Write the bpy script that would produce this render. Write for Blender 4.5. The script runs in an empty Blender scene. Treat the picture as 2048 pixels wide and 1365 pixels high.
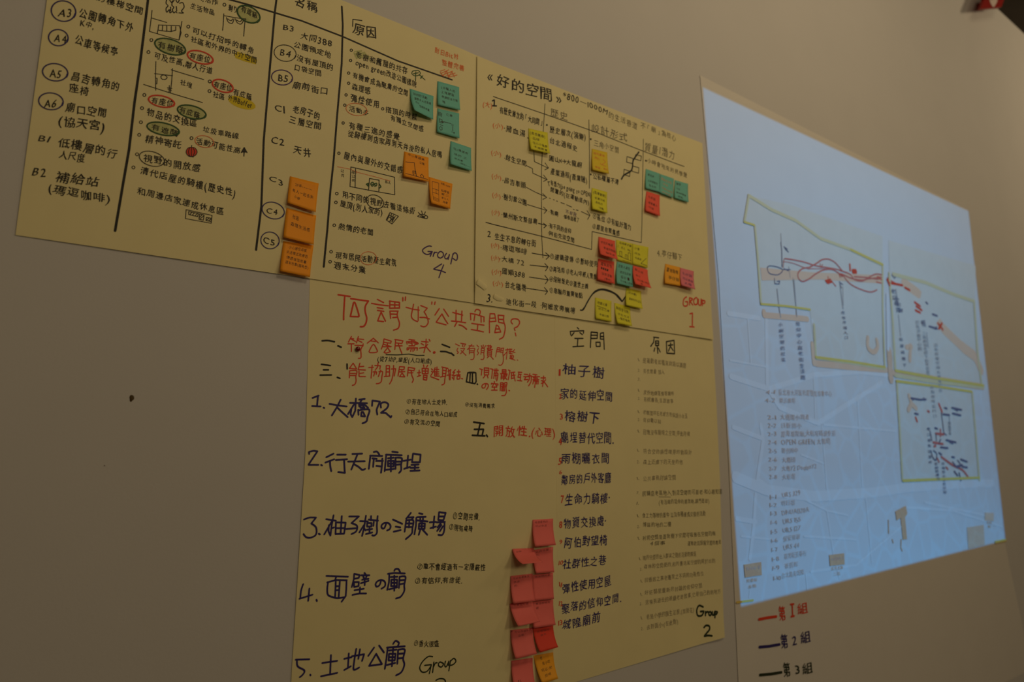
import bpy, math, random
from mathutils import Vector, Matrix
random.seed(7)
scene = bpy.context.scene
COL = scene.collection

# ------------------------------------------------------------------ camera
D, CZ = 1.605, 1.65            # distance of the lens from the wall plane, height over the floor
FPX = 1282.98                  # focal length for a 2048 px wide frame
YAW, PITCH, ROLL = 0.597633, 0.172002, -0.000622
_f = Vector((math.sin(YAW) * math.cos(PITCH), math.cos(YAW) * math.cos(PITCH), math.sin(PITCH)))
_r = Vector((math.cos(YAW), -math.sin(YAW), 0))
_u = _r.cross(_f)
R_ = _r * math.cos(ROLL) + _u * math.sin(ROLL)
U_ = -_r * math.sin(ROLL) + _u * math.cos(ROLL)
cam_d = bpy.data.cameras.new('camera')
cam = bpy.data.objects.new('camera', cam_d)
COL.objects.link(cam)
m = Matrix((R_, U_, -_f)).transposed().to_4x4()
m.translation = Vector((0, -D, CZ))
cam.matrix_world = m
cam_d.sensor_width = 36
cam_d.lens = FPX * 36 / 2048
cam_d.clip_start = .05
cam_d.dof.use_dof = True
cam_d.dof.focus_distance = 1.72
cam_d.dof.aperture_fstop = 1.9
scene.camera = cam

# ------------------------------------------------------------------ world, lights, exposure
scene.view_settings.view_transform = 'Standard'
scene.view_settings.look = 'None'
scene.view_settings.gamma = 1
scene.view_settings.use_curve_mapping = False
scene.view_settings.exposure = 0.0
world = bpy.data.worlds.new('world')
scene.world = world
world.use_nodes = True
bg = world.node_tree.nodes['Background']
bg.inputs[0].default_value = (1.0, .80, .56, 1)
bg.inputs[1].default_value = 0.015


def area(name, loc, target, size, power, color, size_y=None):
    l = bpy.data.lights.new(name, 'AREA')
    l.energy = power; l.color = color; l.size = size
    if size_y: l.shape = 'RECTANGLE'; l.size_y = size_y
    o = bpy.data.objects.new(name, l); COL.objects.link(o)
    o.location = loc
    o.rotation_euler = (Vector(target) - Vector(loc)).to_track_quat('-Z', 'Y').to_euler()
    return o


for _x, _y, _z, _p in ((1.2, -3, 4.6, 22), (3, -2.4, 4.6, 12), (7.2, -3, 4.6, 42), (0, -3.5, 2.8, 7), (3, -4.5, 2.8, 19)):  # high ones stand for ceiling lamps; the two low ones are added fill
    area('ceiling_and_fill_light', (_x, _y, _z), (_x, 0, _z if _z > 4 else 2), .7, _p, (1.0, .775, .475))

# the digital projector: a real spot light whose lens mask throws a rectangle on the paper sheet
PJ = Vector((3.3, -3.3, CZ + .5))


def px(x, y, lift=0.0):
    """wall-plane point (X, Z) seen at photo pixel x, y; lift = distance in front of the wall"""
    d = _f * FPX + R_ * (x - 1024) - U_ * (y - 682.5)
    t = (D - lift) / d.y
    return (d.x * t, CZ + d.z * t)


pq = [px(1404.7, 175), px(1937, 423), px(2011, 1081), px(1481, 1214)]
sp = bpy.data.lights.new('projector_light', 'SPOT')
sp.energy = 215; sp.color = (1, 1, 1); sp.shadow_soft_size = .004
sp.spot_size = math.radians(70); sp.spot_blend = 0.0
spo = bpy.data.objects.new('projector_light', sp); COL.objects.link(spo)
spo.location = PJ
spo.rotation_euler = (math.radians(90), 0, 0)        # looks along +y, local x = world x, local y = world z
cq = [((p[0] - PJ.x) / -PJ.y, (p[1] - PJ.z) / -PJ.y) for p in pq]   # corner directions in lens space
sp.use_nodes = True
nt = sp.node_tree
em = nt.nodes['Emission']
tc = nt.nodes.new('ShaderNodeTexCoord')
sep = nt.nodes.new('ShaderNodeSeparateXYZ')
nt.links.new(tc.outputs['Normal'], sep.inputs[0])


def mth(op, a, b=None, c=None, nt=nt, clamp=False):
    n = nt.nodes.new('ShaderNodeMath'); n.operation = op; n.use_clamp = clamp
    for i, v in enumerate((a, b, c)):
        if v is None: continue
        if isinstance(v, (int, float)): n.inputs[i].default_value = v
        else: nt.links.new(v, n.inputs[i])
    return n.outputs[0]


az = mth('ABSOLUTE', sep.outputs[2])
U = mth('DIVIDE', sep.outputs[0], az)
V = mth('DIVIDE', sep.outputs[1], az)
mask = None
for i in range(4):
    (x0, y0), (x1, y1) = cq[i], cq[(i + 1) % 4]
    nx, ny = (y1 - y0), -(x1 - x0)                      # inward normal for clockwise order
    ln = math.hypot(nx, ny); nx /= ln; ny /= ln
    c = -(nx * x0 + ny * y0)
    s = mth('MULTIPLY_ADD', U, nx, mth('MULTIPLY_ADD', V, ny, c))
    s = mth('MULTIPLY_ADD', s, 1 / .003, .5, clamp=True)
    mask = s if mask is None else mth('MULTIPLY', mask, s)
# projected picture: near-white top, pale blue map below with faint city blocks
comb = nt.nodes.new('ShaderNodeCombineXYZ')
nt.links.new(U, comb.inputs[0]); nt.links.new(V, comb.inputs[1])
vor = nt.nodes.new('ShaderNodeTexVoronoi'); vor.feature = 'DISTANCE_TO_EDGE'
vor.inputs['Scale'].default_value = 24
nt.links.new(comb.outputs[0], vor.inputs['Vector'])
street = mth('MULTIPLY', mth('LESS_THAN', vor.outputs['Distance'], .05), 1.0)
low = mth('MULTIPLY_ADD', V, -1 / .06, 1.1, clamp=True)       # 1 in the map part, 0 in the white top
blk = mth('MULTIPLY', low, mth('MULTIPLY_ADD', street, -.10, .10))
lev = mth('SUBTRACT', 1.0, blk)
ramp = nt.nodes.new('ShaderNodeValToRGB')
ramp.color_ramp.elements[0].position = 0; ramp.color_ramp.elements[0].color = (0, .60, 1.5, 1)
ramp.color_ramp.elements[1].position = 1; ramp.color_ramp.elements[1].color = (.02, .43, .98, 1)
e = ramp.color_ramp.elements.new(.25); e.color = (0, .39, .97, 1)
vmin, vmax = cq[3][1], cq[0][1]
nt.links.new(mth('MULTIPLY_ADD', V, 1 / (vmax - vmin), -vmin / (vmax - vmin)), ramp.inputs[0])
nt.links.new(ramp.outputs[0], em.inputs['Color'])
nt.links.new(mth('MULTIPLY', mask, lev), em.inputs['Strength'])

# ------------------------------------------------------------------ materials


def material(name, color, rough=.8, noise=None, bump=None, coat=0, spec=.3, fiber=None):
    mt = bpy.data.materials.new(name); mt.use_nodes = True
    t = mt.node_tree; b = t.nodes['Principled BSDF']
    b.inputs['Base Color'].default_value = (*color, 1)
    b.inputs['Roughness'].default_value = rough
    b.inputs['Specular IOR Level'].default_value = spec
    b.inputs['Coat Weight'].default_value = coat
    g = t.nodes.new('ShaderNodeNewGeometry')
    if noise:
        sc, amt = noise
        n = t.nodes.new('ShaderNodeTexNoise'); n.inputs['Scale'].default_value = sc
        n.inputs['Detail'].default_value = 5
        t.links.new(g.outputs['Position'], n.inputs['Vector'])
        r = t.nodes.new('ShaderNodeValToRGB')
        r.color_ramp.elements[0].position = .3; r.color_ramp.elements[1].position = .7
        r.color_ramp.elements[0].color = (*[c * (1 - amt) for c in color], 1)
        r.color_ramp.elements[1].color = (*[min(1, c * (1 + amt)) for c in color], 1)
        t.links.new(n.outputs['Fac'], r.inputs[0]); t.links.new(r.outputs[0], b.inputs['Base Color'])
    if bump:
        sc, st, dist = bump
        n = t.nodes.new('ShaderNodeTexNoise'); n.inputs['Scale'].default_value = sc
        n.inputs['Detail'].default_value = 4
        t.links.new(g.outputs['Position'], n.inputs['Vector'])
        bp = t.nodes.new('ShaderNodeBump'); bp.inputs['Strength'].default_value = st
        bp.inputs['Distance'].default_value = dist
        t.links.new(n.outputs['Fac'], bp.inputs['Height']); t.links.new(bp.outputs[0], b.inputs['Normal'])
    return mt


M = {
    'wall': material('wall_paint', (.595, .575, .555), .75, (3, .015), (170, .25, .001), spec=.25),
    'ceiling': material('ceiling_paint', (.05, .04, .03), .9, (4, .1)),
    'floor': material('floor_tile', (.20, .17, .14), .6, (5, .1)),
    'cream': material('cream_poster_paper', (.81, .715, .385), .62, (9, .02), (60, .15, .0006), spec=.3),
    'white': material('white_drawing_paper', (.70, .665, .61), .7, (7, .012), (50, .1, .0006), spec=.25),
    'black': material('black_marker_ink', (.018, .016, .012), .6),
    'thin': material('black_pen_ink', (.022, .018, .010), .6),
    'navy': material('navy_marker_ink', (.03, .02, .14), .55),
    'red': material('red_marker_ink', (.72, .055, .018), .6),
    'orange_ink': material('orange_marker_ink', (.80, .20, .06), .6),
    'green_ink': material('green_marker_ink', (.03, .09, .02), .6),
    'dgreen': material('dark_green_marker_ink', (.02, .03, .012), .6),
    'purple': material('purple_marker_ink', (.065, .025, .14), .6),
    'hl_yellow': material('yellow_highlighter_ink', (.72, .55, .02), .7),
    'hl_green': material('pale_green_crayon', (.50, .51, .21), .7, (90, .12)),
    'grey_ink': material('faded_pen_ink', (.30, .25, .15), .7),
    'grey_mid': material('grey_pen_ink', (.17, .145, .085), .7),
    'n_orange': material('orange_note_paper', (.98, .36, .012), .6, (30, .02)),
    'n_amber': material('amber_note_paper', (.95, .42, .02), .6, (30, .02)),
    'n_teal': material('teal_note_paper', (.17, .53, .43), .6, (30, .02)),
    'n_yellow': material('yellow_note_paper', (.78, .73, .035), .6, (30, .02)),
    'n_gold': material('golden_note_paper', (.82, .60, .03), .6, (30, .02)),
    'n_coral': material('coral_red_note_paper', (.95, .12, .07), .6, (30, .02)),
    'n_pink': material('pink_note_paper', (.88, .17, .15), .6, (30, .02)),
    'n_magenta': material('magenta_note_paper', (.80, .20, .24), .6, (30, .02)),
    'n_red': material('red_note_paper', (.80, .06, .03), .6, (30, .02)),
    'note_ink': material('note_pen_ink', (.05, .03, .02), .6),
    'note_ink2': material('note_pen_ink_faint', (.32, .06, .05), .6),
    'pin': material('red_gloss_plastic', (.20, .006, .006), .22, coat=.6, spec=.6),
    'stain': material('dark_brown_stain', (.08, .048, .012), .7, (200, .2)),
    'sign': material('red_sign_plastic', (.27, .006, .003), .45, (20, .05)),
    'sign_white': material('white_sign_paint', (.62, .50, .45), .6),
    'map_pale': material('pale_block_projection_tint', (.71, .65, .54), .7, (12, .02)),  # projected map blocks, their light painted into the colour
    'map_street': material('street_projection_tint', (.76, .72, .66), .7),  # projected streets, painted as a lighter pigment than the sheet
    'map_yellow': material('yellow_outline_projection_tint', (.71, .60, .33), .7),  # projected outline, painted as flat yellow
    'map_gold': material('gold_outline_projection_tint', (.74, .56, .13), .7),  # projected golden edges, light put into the colour
    'map_tan': material('tan_projection_tint', (.76, .50, .32), .7, (60, .05)),  # projected tan map blocks, painted as pigment
    'map_brown': material('brown_projection_tint_and_ink', (.74, .41, .21), .7, (60, .05)),  # projected brown blocks and words, painted; also ink on a note
    'map_text': material('lettering_projection_tint', (.66, .46, .35), .7),  # projected lettering, painted on the sheet
    'map_red': material('red_pencil', (.60, .16, .12), .7),
    'map_redbold': material('bold_red_marker', (.70, .07, .03), .7),
    'map_orange': material('orange_projection_tint', (.80, .53, .34), .7),  # projected roads and bands, painted in pale orange
    'map_ink': material('blue_black_pen_on_map', (.16, .14, .20), .7),
    'map_dot': material('faint_pen_on_map', (.42, .38, .36), .7),
}

# ------------------------------------------------------------------ helpers
CNT = {}


def link_mesh(name, verts, faces, mat, parent=None, smooth=False):
    me = bpy.data.meshes.new(name)
    me.from_pydata(verts, [], faces)
    me.materials.append(mat)
    if smooth:
        me.polygons.foreach_set('use_smooth', [True] * len(me.polygons))
    me.update()
    o = bpy.data.objects.new(name, me)
    COL.objects.link(o)
    if parent: o.parent = parent
    return o


def tag(o, label, cat, group=None):
    o['label'] = label; o['category'] = cat
    if group: o['group'] = group
    return o


def lin(a, b, t): return a + (b - a) * t


def along(pts, t):
    """point at fraction t of a polyline (wall coordinates)"""
    L = [math.dist(pts[i], pts[i + 1]) for i in range(len(pts) - 1)]
    s = t * sum(L)
    for i, l in enumerate(L):
        if s <= l or i == len(L) - 1:
            k = s / l
            return (lin(pts[i][0], pts[i + 1][0], k), lin(pts[i][1], pts[i + 1][1], k))
        s -= l


class Sheet:
    """a large paper sheet on the wall; base = gap to the wall, disp(X,Z,u,v) adds waviness"""
    def __init__(s, left, right, base, disp, nu=48, nv=40):
        s.left, s.right, s.base, s.disp = left, right, base, disp
        s.nu, s.nv = nu, nv
        s.grid = []
        for j in range(nv + 1):
            a, b = along(left, j / nv), along(right, j / nv)
            for i in range(nu + 1):
                u = i / nu
                X, Z = lin(a[0], b[0], u), lin(a[1], b[1], u)
                s.grid.append((X, Z, u, j / nv))

    def y(s, X, Z):
        # u, v from the bounding quad (good enough for ink lying on the sheet)
        (x0, z0), (x1, z1) = s.left[0], s.left[-1]
        (x2, z2), (x3, z3) = s.right[0], s.right[-1]
        v = .5
        for _ in range(4):
            a = (lin(x0, x1, v), lin(z0, z1, v)); b = (lin(x2, x3, v), lin(z2, z3, v))
            u = (X - a[0]) / (b[0] - a[0])
            zt, zb = lin(z0, z2, u), lin(z1, z3, u)
            v = (Z - zt) / (zb - zt)
        u = min(1, max(0, u)); v = min(1, max(0, v))
        return -(s.base + s.disp(X, Z, u, v))

    def build(s, name, mat, thick=.0003):
        vs = [(X, s.y(X, Z), Z) for (X, Z, u, v) in s.grid]
        n1 = len(vs)
        vs += [(a, b + thick, c) for (a, b, c) in vs]
        w = s.nu + 1; fs = []
        for j in range(s.nv):
            for i in range(s.nu):
                a = j * w + i
                fs.append((a, a + w, a + w + 1, a + 1))
                fs.append((n1 + a, n1 + a + 1, n1 + a + w + 1, n1 + a + w))
        for i in range(s.nu):
            a = i; fs.append((a, a + 1, n1 + a + 1, n1 + a))
            a = s.nv * w + i; fs.append((a, n1 + a, n1 + a + 1, a + 1))
        for j in range(s.nv):
            a = j * w; fs.append((a, n1 + a, n1 + a + w, a + w))
            a = j * w + s.nu; fs.append((a, a + w, n1 + a + w, n1 + a))
        s.obj = link_mesh(name, vs, fs, mat, smooth=True)
        me = s.obj.data
        nf = 2 * s.nu * s.nv
        flat = set()
        for p in me.polygons[nf:]:
            p.use_smooth = False
            for k in p.edge_keys: flat.add(k)
        for e in me.edges:
            if e.key in flat: e.use_edge_sharp = True
        return s.obj


# --- ink: strokes and lettering laid on a surface given by place(X, Z) -> y
def local_mpp(x, y):
    a, b = px(x, y - 2), px(x, y + 2)
    c, d = px(x - 2, y), px(x + 2, y)
    return (math.dist(a, b) + math.dist(c, d)) / 8


def catmull(P, closed=False, n=5):
    out = []
    for i in range(len(P) - 1):
        p0 = P[i - 1] if i > 0 else (P[-2] if closed else P[0])
        p1, p2 = P[i], P[i + 1]
        p3 = P[i + 2] if i + 2 < len(P) else (P[1] if closed else P[-1])
        for k in range(n):
            t = k / n
            out.append(tuple(.5 * ((2 * p1[q]) + (-p0[q] + p2[q]) * t + (2 * p0[q] - 5 * p1[q] + 4 * p2[q] - p3[q]) * t * t
                                   + (-p0[q] + 3 * p1[q] - 3 * p2[q] + p3[q]) * t ** 3) for q in (0, 1)))
    out.append(P[-1])
    return out


def ribbon(P, w, verts, faces, cap=6):
    """flat stroke of width w along wall-plane points P, round ends and joints"""
    h = w / 2
    for i in range(len(P) - 1):
        (x0, z0), (x1, z1) = P[i], P[i + 1]
        l = math.hypot(x1 - x0, z1 - z0)
        if l < 1e-7: continue
        nx, nz = -(z1 - z0) / l * h, (x1 - x0) / l * h
        # subdivide long pieces so that they follow the paper
        k = max(1, int(l / .03))
        for q in range(k):
            a = (lin(x0, x1, q / k), lin(z0, z1, q / k)); b = (lin(x0, x1, (q + 1) / k), lin(z0, z1, (q + 1) / k))
            n = len(verts)
            verts += [(a[0] + nx, a[1] + nz), (a[0] - nx, a[1] - nz), (b[0] - nx, b[1] - nz), (b[0] + nx, b[1] + nz)]
            faces.append((n, n + 1, n + 2, n + 3))
    for (x, z) in P:
        n = len(verts)
        verts += [(x + h * math.cos(t * math.tau / cap), z + h * math.sin(t * math.tau / cap)) for t in range(cap)]
        faces.append(tuple(range(n, n + cap)))


def parse(s, fr):
    ox, oy, sc = fr
    res = []
    for st in s.split(';'):
        st = st.strip()
        if not st: continue
        sm = st[0] == '~'
        if sm: st = st[1:]
        P = [tuple(float(q) for q in p.split(',')) for p in st.split()]
        P = [(ox + x / sc, oy + y / sc) for x, y in P]
        res.append((sm, P))
    return res


INK_D = .0004
GL = {}


def glyph(ch):
    if ch in GL: return GL[ch]
    c = bpy.data.curves.new('glyph', 'FONT'); c.body = ch; c.resolution_u = 2
    o = bpy.data.objects.new('glyph', c); COL.objects.link(o)
    me = o.to_mesh()
    vs = [(v.co.x, v.co.y) for v in me.vertices]; fs = [tuple(p.vertices) for p in me.polygons]
    o.to_mesh_clear(); bpy.data.objects.remove(o); bpy.data.curves.remove(c)
    wide = ord(ch) > 0x2000
    if vs:
        xs = [v[0] for v in vs]; x0, x1 = min(xs), max(xs)
    else:
        x0, x1 = 0, .3
    if wide:
        xs0 = (x0 + x1) / 2 - .5 if ord(ch) < 0x3100 or ord(ch) > 0xff00 else 0
        adv = 1.0
        c0 = (x0 + x1) / 2 - .5
        vs = [(x - c0, y + .09) for x, y in vs]          # centred in its em box, baseline box 0..1
    else:
        vs = [((x - x0) * 1.18 + .05, y * 1.18) for x, y in vs]
        adv = (x1 - x0) * 1.18 + .12
        if ch == ' ': adv = .35
    GL[ch] = (vs, fs, adv)
    return GL[ch]


class Ink:
    """collects flat shapes (wall coordinates) and becomes ONE mesh lying on the paper"""
    def __init__(s, place, parent, level=1):
        s.place, s.parent, s.level = place, parent, level
        s.v, s.f = [], []

    def strokes(s, txt, fr, w):
        for sm, P in parse(txt, fr):
            cx = sum(p[0] for p in P) / len(P); cy = sum(p[1] for p in P) / len(P)
            W = w / fr[2] * local_mpp(cx, cy)
            Q = [px(*p) for p in P]
            if sm:
                cl = math.dist(Q[0], Q[-1]) < 1e-4
                Q = catmull(Q, cl)
            ribbon(Q, W, s.v, s.f)
        return s

    def ellipse(s, cx, cy, rx, ry, rot, fr, w, a0=0.0, turns=1.06):
        c, sn = math.cos(math.radians(rot)), math.sin(math.radians(rot))
        P = []
        n = 26
        for i in range(n + 1):
            a = a0 + i / n * turns * math.tau
            g = 1 + .05 * i / n
            x, y = rx * math.cos(a) * g, ry * math.sin(a) * g
            P.append((fr[0] + (cx + x * c - y * sn) / fr[2], fr[1] + (cy + x * sn + y * c) / fr[2]))
        W = w / fr[2] * local_mpp(*P[0])
        ribbon([px(*p) for p in P], W, s.v, s.f)
        return s

    def blob(s, pts, fr):
        P = [px(fr[0] + x / fr[2], fr[1] + y / fr[2]) for x, y in pts]
        n = len(s.v); s.v += P; s.f.append(tuple(range(n, n + len(P))))
        return s

    def fill_ellipse(s, cx, cy, rx, ry, rot, fr, n=24):
        c, sn = math.cos(math.radians(rot)), math.sin(math.radians(rot))
        pts = []
        for i in range(n):
            a = i / n * math.tau
            x, y = rx * math.cos(a), ry * math.sin(a)
            pts.append((cx + x * c - y * sn, cy + x * sn + y * c))
        return s.blob(pts, fr)

    def text(s, txt, x0, y0, x1, y1, h, fr, jit=1.0, bold=0.0):
        """letters from baseline pixel (x0,y0) to (x1,y1), h = letter height in pixels"""
        A = px(fr[0] + x0 / fr[2], fr[1] + y0 / fr[2]); B = px(fr[0] + x1 / fr[2], fr[1] + y1 / fr[2])
        T = px(fr[0] + x0 / fr[2], fr[1] + (y0 - h) / fr[2])
        T2 = px(fr[0] + x1 / fr[2], fr[1] + (y1 - h) / fr[2])
        H0, H1 = T[1] - A[1], T2[1] - B[1]
        adv = [glyph(c)[2] for c in txt]
        L = sum(adv)
        s._run(txt, adv, L, A, B, H0, H1, jit)
        if bold: s._run(txt, adv, L, (A[0] + bold * H0, A[1] + bold * .7 * H0), (B[0] + bold * H0, B[1] + bold * .7 * H0), H0, H1, jit)
        return s

    def _run(s, txt, adv, L, A, B, H0, H1, jit):
        dx, dz = (B[0] - A[0]) / L, (B[1] - A[1]) / L
        pos = 0
        rnd = random.Random(txt)
        for ch, ad in zip(txt, adv):
            vs, fs, _ = glyph(ch)
            if vs:
                Hh = lin(H0, H1, (pos + ad / 2) / L)
                rot = rnd.uniform(-.07, .07) * jit; sh = rnd.uniform(-.05, .16) * jit
                sx = rnd.uniform(.84, .98); sy = rnd.uniform(.88, 1.04)
                oy = rnd.uniform(-.06, .06) * jit
                p1, p2 = rnd.uniform(0, 6), rnd.uniform(0, 6)
                n = len(s.v)
                for (x, y) in vs:
                    xx = (x - ad / 2) * sx; yy = (y - .5) * sy
                    xx, yy = xx + .028 * jit * math.sin(5 * yy + p1), yy + .028 * jit * math.sin(5.5 * xx + p2)
                    xx, yy = xx - rot * yy + sh * yy, yy + rot * xx
                    xx += ad / 2 + pos; yy += .5 + oy
                    s.v.append((A[0] + dx * xx, A[1] + dz * xx + Hh * yy))
                s.f += [tuple(n + k for k in q) for q in fs]
            pos += ad

    def build(s, mat, name='handwriting', label=None):
        if not s.v: return None
        k = INK_D * s.level * (2.2 if s.parent.name == 'drawing_sheet' else 1)
        # every later stroke lies a hair above the earlier ones, as ink does
        vs = [(X, s.place(X, Z) - k - (i * 1.5e-6) % .0003, Z) for i, (X, Z) in enumerate(s.v)]
        o = link_mesh(name, vs, s.f, M[mat], s.parent)
        if label: o['label'] = label
        return o
# ------------------------------------------------------------------ the setting


def box(name, lo, hi, mat, parent=None):
    x0, y0, z0 = lo; x1, y1, z1 = hi
    vs = [(x, y, z) for x in (x0, x1) for y in (y0, y1) for z in (z0, z1)]
    fs = [(0, 1, 3, 2), (4, 6, 7, 5), (0, 4, 5, 1), (2, 3, 7, 6), (0, 2, 6, 4), (1, 5, 7, 3)]
    return link_mesh(name, vs, fs, mat, parent)


CEIL = px(2020, 41)[1]
wall = box('wall_back', (-3, 0, 0), (11, .15, CEIL), M['wall']); wall['kind'] = 'structure'
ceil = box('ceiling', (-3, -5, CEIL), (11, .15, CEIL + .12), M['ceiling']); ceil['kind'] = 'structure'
flo = box('floor', (-3, -5, -.1), (11, .15, 0), M['floor']); flo['kind'] = 'structure'

# small dark fleck on the bare wall
P = [px(240 + x / 39, 780 + y / 39) for x, y in
     [(900, 395), (1040, 450), (1105, 560), (1105, 700), (1060, 790), (970, 850), (900, 930), (820, 960), (755, 890), (750, 740), (725, 600), (780, 450)]]
cxz = (sum(p[0] for p in P) / len(P), sum(p[1] for p in P) / len(P))
vs = [(cxz[0], -.0016, cxz[1])] + [(lin(cxz[0], p[0], .7), -.0013, lin(cxz[1], p[1], .7)) for p in P] + [(p[0], -.0001, p[1]) for p in P]
n = len(P)
fs = [(0, 1 + i, 1 + (i + 1) % n) for i in range(n)] + [(1 + i, 1 + n + i, 1 + n + (i + 1) % n, 1 + (i + 1) % n) for i in range(n)]
st = link_mesh('stain', vs, fs, M['stain'], wall, smooth=True)
st['label'] = 'small dark brown fleck on the bare wall'
P = px(209, 932)
ln = link_mesh('stain', [(P[0] + .0012 * math.cos(a * 1.05), -.0003, P[1] + .0012 * math.sin(a * 1.05)) for a in range(6)], [tuple(range(6))], M['stain'], wall)

# ------------------------------------------------------------------ the paper sheets


def ss(a, b, x):
    t = min(1, max(0, (x - a) / (b - a)))
    return t * t * (3 - 2 * t)


def wav(X, Z, a, f1, f2, ph):
    return a * (1 + math.sin(X * f1 + Z * f2 * .35 + ph) * .6 + math.sin(Z * f2 + X * f1 * .4 + ph * 2) * .4) * .5


# poster of group 3 (red title)
def d3(X, Z, u, v): return wav(X, Z, .0022, 9, 7, 1) * ss(.05, .3, v) * ss(0, .1, 1 - u)


g3 = Sheet([px(621, 545), px(619.5, 560), px(610.7, 900), px(581.7, 1365), px(577, 1480)],
           [px(1112, 600), px(1112, 640), px(1118, 980), px(1124, 1365), px(1126, 1480)], .0006, d3)
G3 = tag(g3.build('poster', M['cream']),
         'tall cream poster headed by a large red handwritten title, five navy numbered lines below', 'poster')


# poster of group 2 (list of thirteen names)
def d2(X, Z, u, v):
    return wav(X, Z, .0026, 8, 11, 3) * ss(.06, .25, v) * ss(0, .05, u) + .005 * ss(.8, 1, u) * v * v + .003 * ss(.93, 1, v) * ss(.3, 1, u)


g2 = Sheet([px(1107.5, 612), px(1109, 638), px(1113, 980), px(1117, 1375)],
           [px(1425, 655, .002), px(1426, 679, .002), px(1440, 960, .003), px(1450, 1276, .010)], .0008, d2)
G2 = tag(g2.build('poster', M['cream']),
         'narrow cream poster at lower right listing thirteen navy names with red numbers', 'poster')


# poster of group 4 (wide, four columns)
def inter(a, b, c, d):
    x1, y1 = a; x2, y2 = b; x3, y3 = c; x4, y4 = d
    q = (x1 - x2) * (y3 - y4) - (y1 - y2) * (x3 - x4)
    A_, B_ = x1 * y2 - y1 * x2, x3 * y4 - y3 * x4
    return ((A_ * (x3 - x4) - (x1 - x2) * B_) / q, (A_ * (y3 - y4) - (y1 - y2) * B_) / q)


tl4 = inter(px(94, 0), px(31, 470.5), px(680, 0), px(956, 113))


def d4(X, Z, u, v): return wav(X, Z, .0026, 6, 7, 2) * ss(0, .06, 1 - u) + .0016 * ss(.90, 1, v) * ss(.35, .7, u)


g4 = Sheet([tl4, px(62, 240), px(31, 470.5, .0012)], [px(961, 115), px(955, 370), px(955, 607.5, .003)], .0012, d4, nu=64)
G4 = tag(g4.build('poster', M['cream']),
         'wide cream poster at upper left with thick black column lines, signed Group 4', 'poster')


# poster of group 1 (thin lines, many notes)
def d1(X, Z, u, v):
    dx, dz = X - px(957, 574)[0], Z - px(957, 574)[1]
    crinkle = .006 * math.exp(-(dx * dx + dz * dz) / .0003)
    return wav(X, Z, .0024, 8, 6, 5) * ss(0, .06, u) + .0042 * ss(.07, 0, u) * (.45 + .55 * math.sin(v * 2.6 + .3)) \
        + .0015 * ss(.9, 1, v) + .002 * ss(.8, 1, u) + crinkle


g1 = Sheet([px(954.5, 111.5, .006), px(953, 300, .008), px(949.3, 607, .006)],
           [px(1404, 287, .005), px(1415, 483, .006), px(1427, 679.5, .008)], .0030, d1, nu=72, nv=50)
G1 = tag(g1.build('poster', M['cream']),
         'square cream poster at top centre with thin arrows and coloured notes, marked GROUP 1', 'poster')


# two small peeled, wrinkled bits of paper at the lower left corner of that poster
for ridge, edge_a, edge_b, hgt in (([(951, 563), (960, 568), (969, 578)], [(955, 560), (964, 566), (973, 573)], [(949, 570), (956, 576), (965, 582)], .007),
                                   ([(985, 592), (994, 597), (1004, 600)], [(988, 588), (997, 593), (1006, 597)], [(984, 597), (991, 602), (1001, 604)], .005)):
    vs = []
    for row, hh in ((edge_a, .0004), (ridge, hgt), (edge_b, hgt * .25)):
        for p in row:
            X, Z = px(*p); vs.append((X, g1.y(X, Z) - hh, Z))
    link_mesh('paper_wrinkle', vs, [(0, 1, 4, 3), (1, 2, 5, 4), (3, 4, 7, 6), (4, 5, 8, 7)], M['cream'], G1, smooth=True)


# the big white sheet that catches the projector's picture
def d5(X, Z, u, v): return wav(X, Z, .002, 2.2, 3.1, 0) * ss(0, .1, u) * ss(0, .1, 1 - u) + .0012 * ss(.05, 0, u) + .002 * ss(.97, 1, u)


E = '1937,420'
zb = px(1478, 1365)[1] - .42
l5 = [px(1401, 150, .005), px(1418, 330, .005), px(1439, 560, .005), px(1458.7, 925, .005), px(1478, 1365, .005)]
l5.append((l5[-1][0] + .01, zb))
r5 = [px(1937, 419, .008), px(1975, 750, .008), px(2011, 1081, .008), px(2045, 1247, .005)]
r5.append((r5[-1][0] + .02, zb))
g5 = Sheet(l5, r5, .0012, d5, nu=70, nv=60)
G5 = tag(g5.build('drawing_sheet', M['white']),
         'very large white paper sheet on the right, lit by a blue projected map', 'paper sheet')

# ------------------------------------------------------------------ sticky notes
NOTES = []


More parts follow.
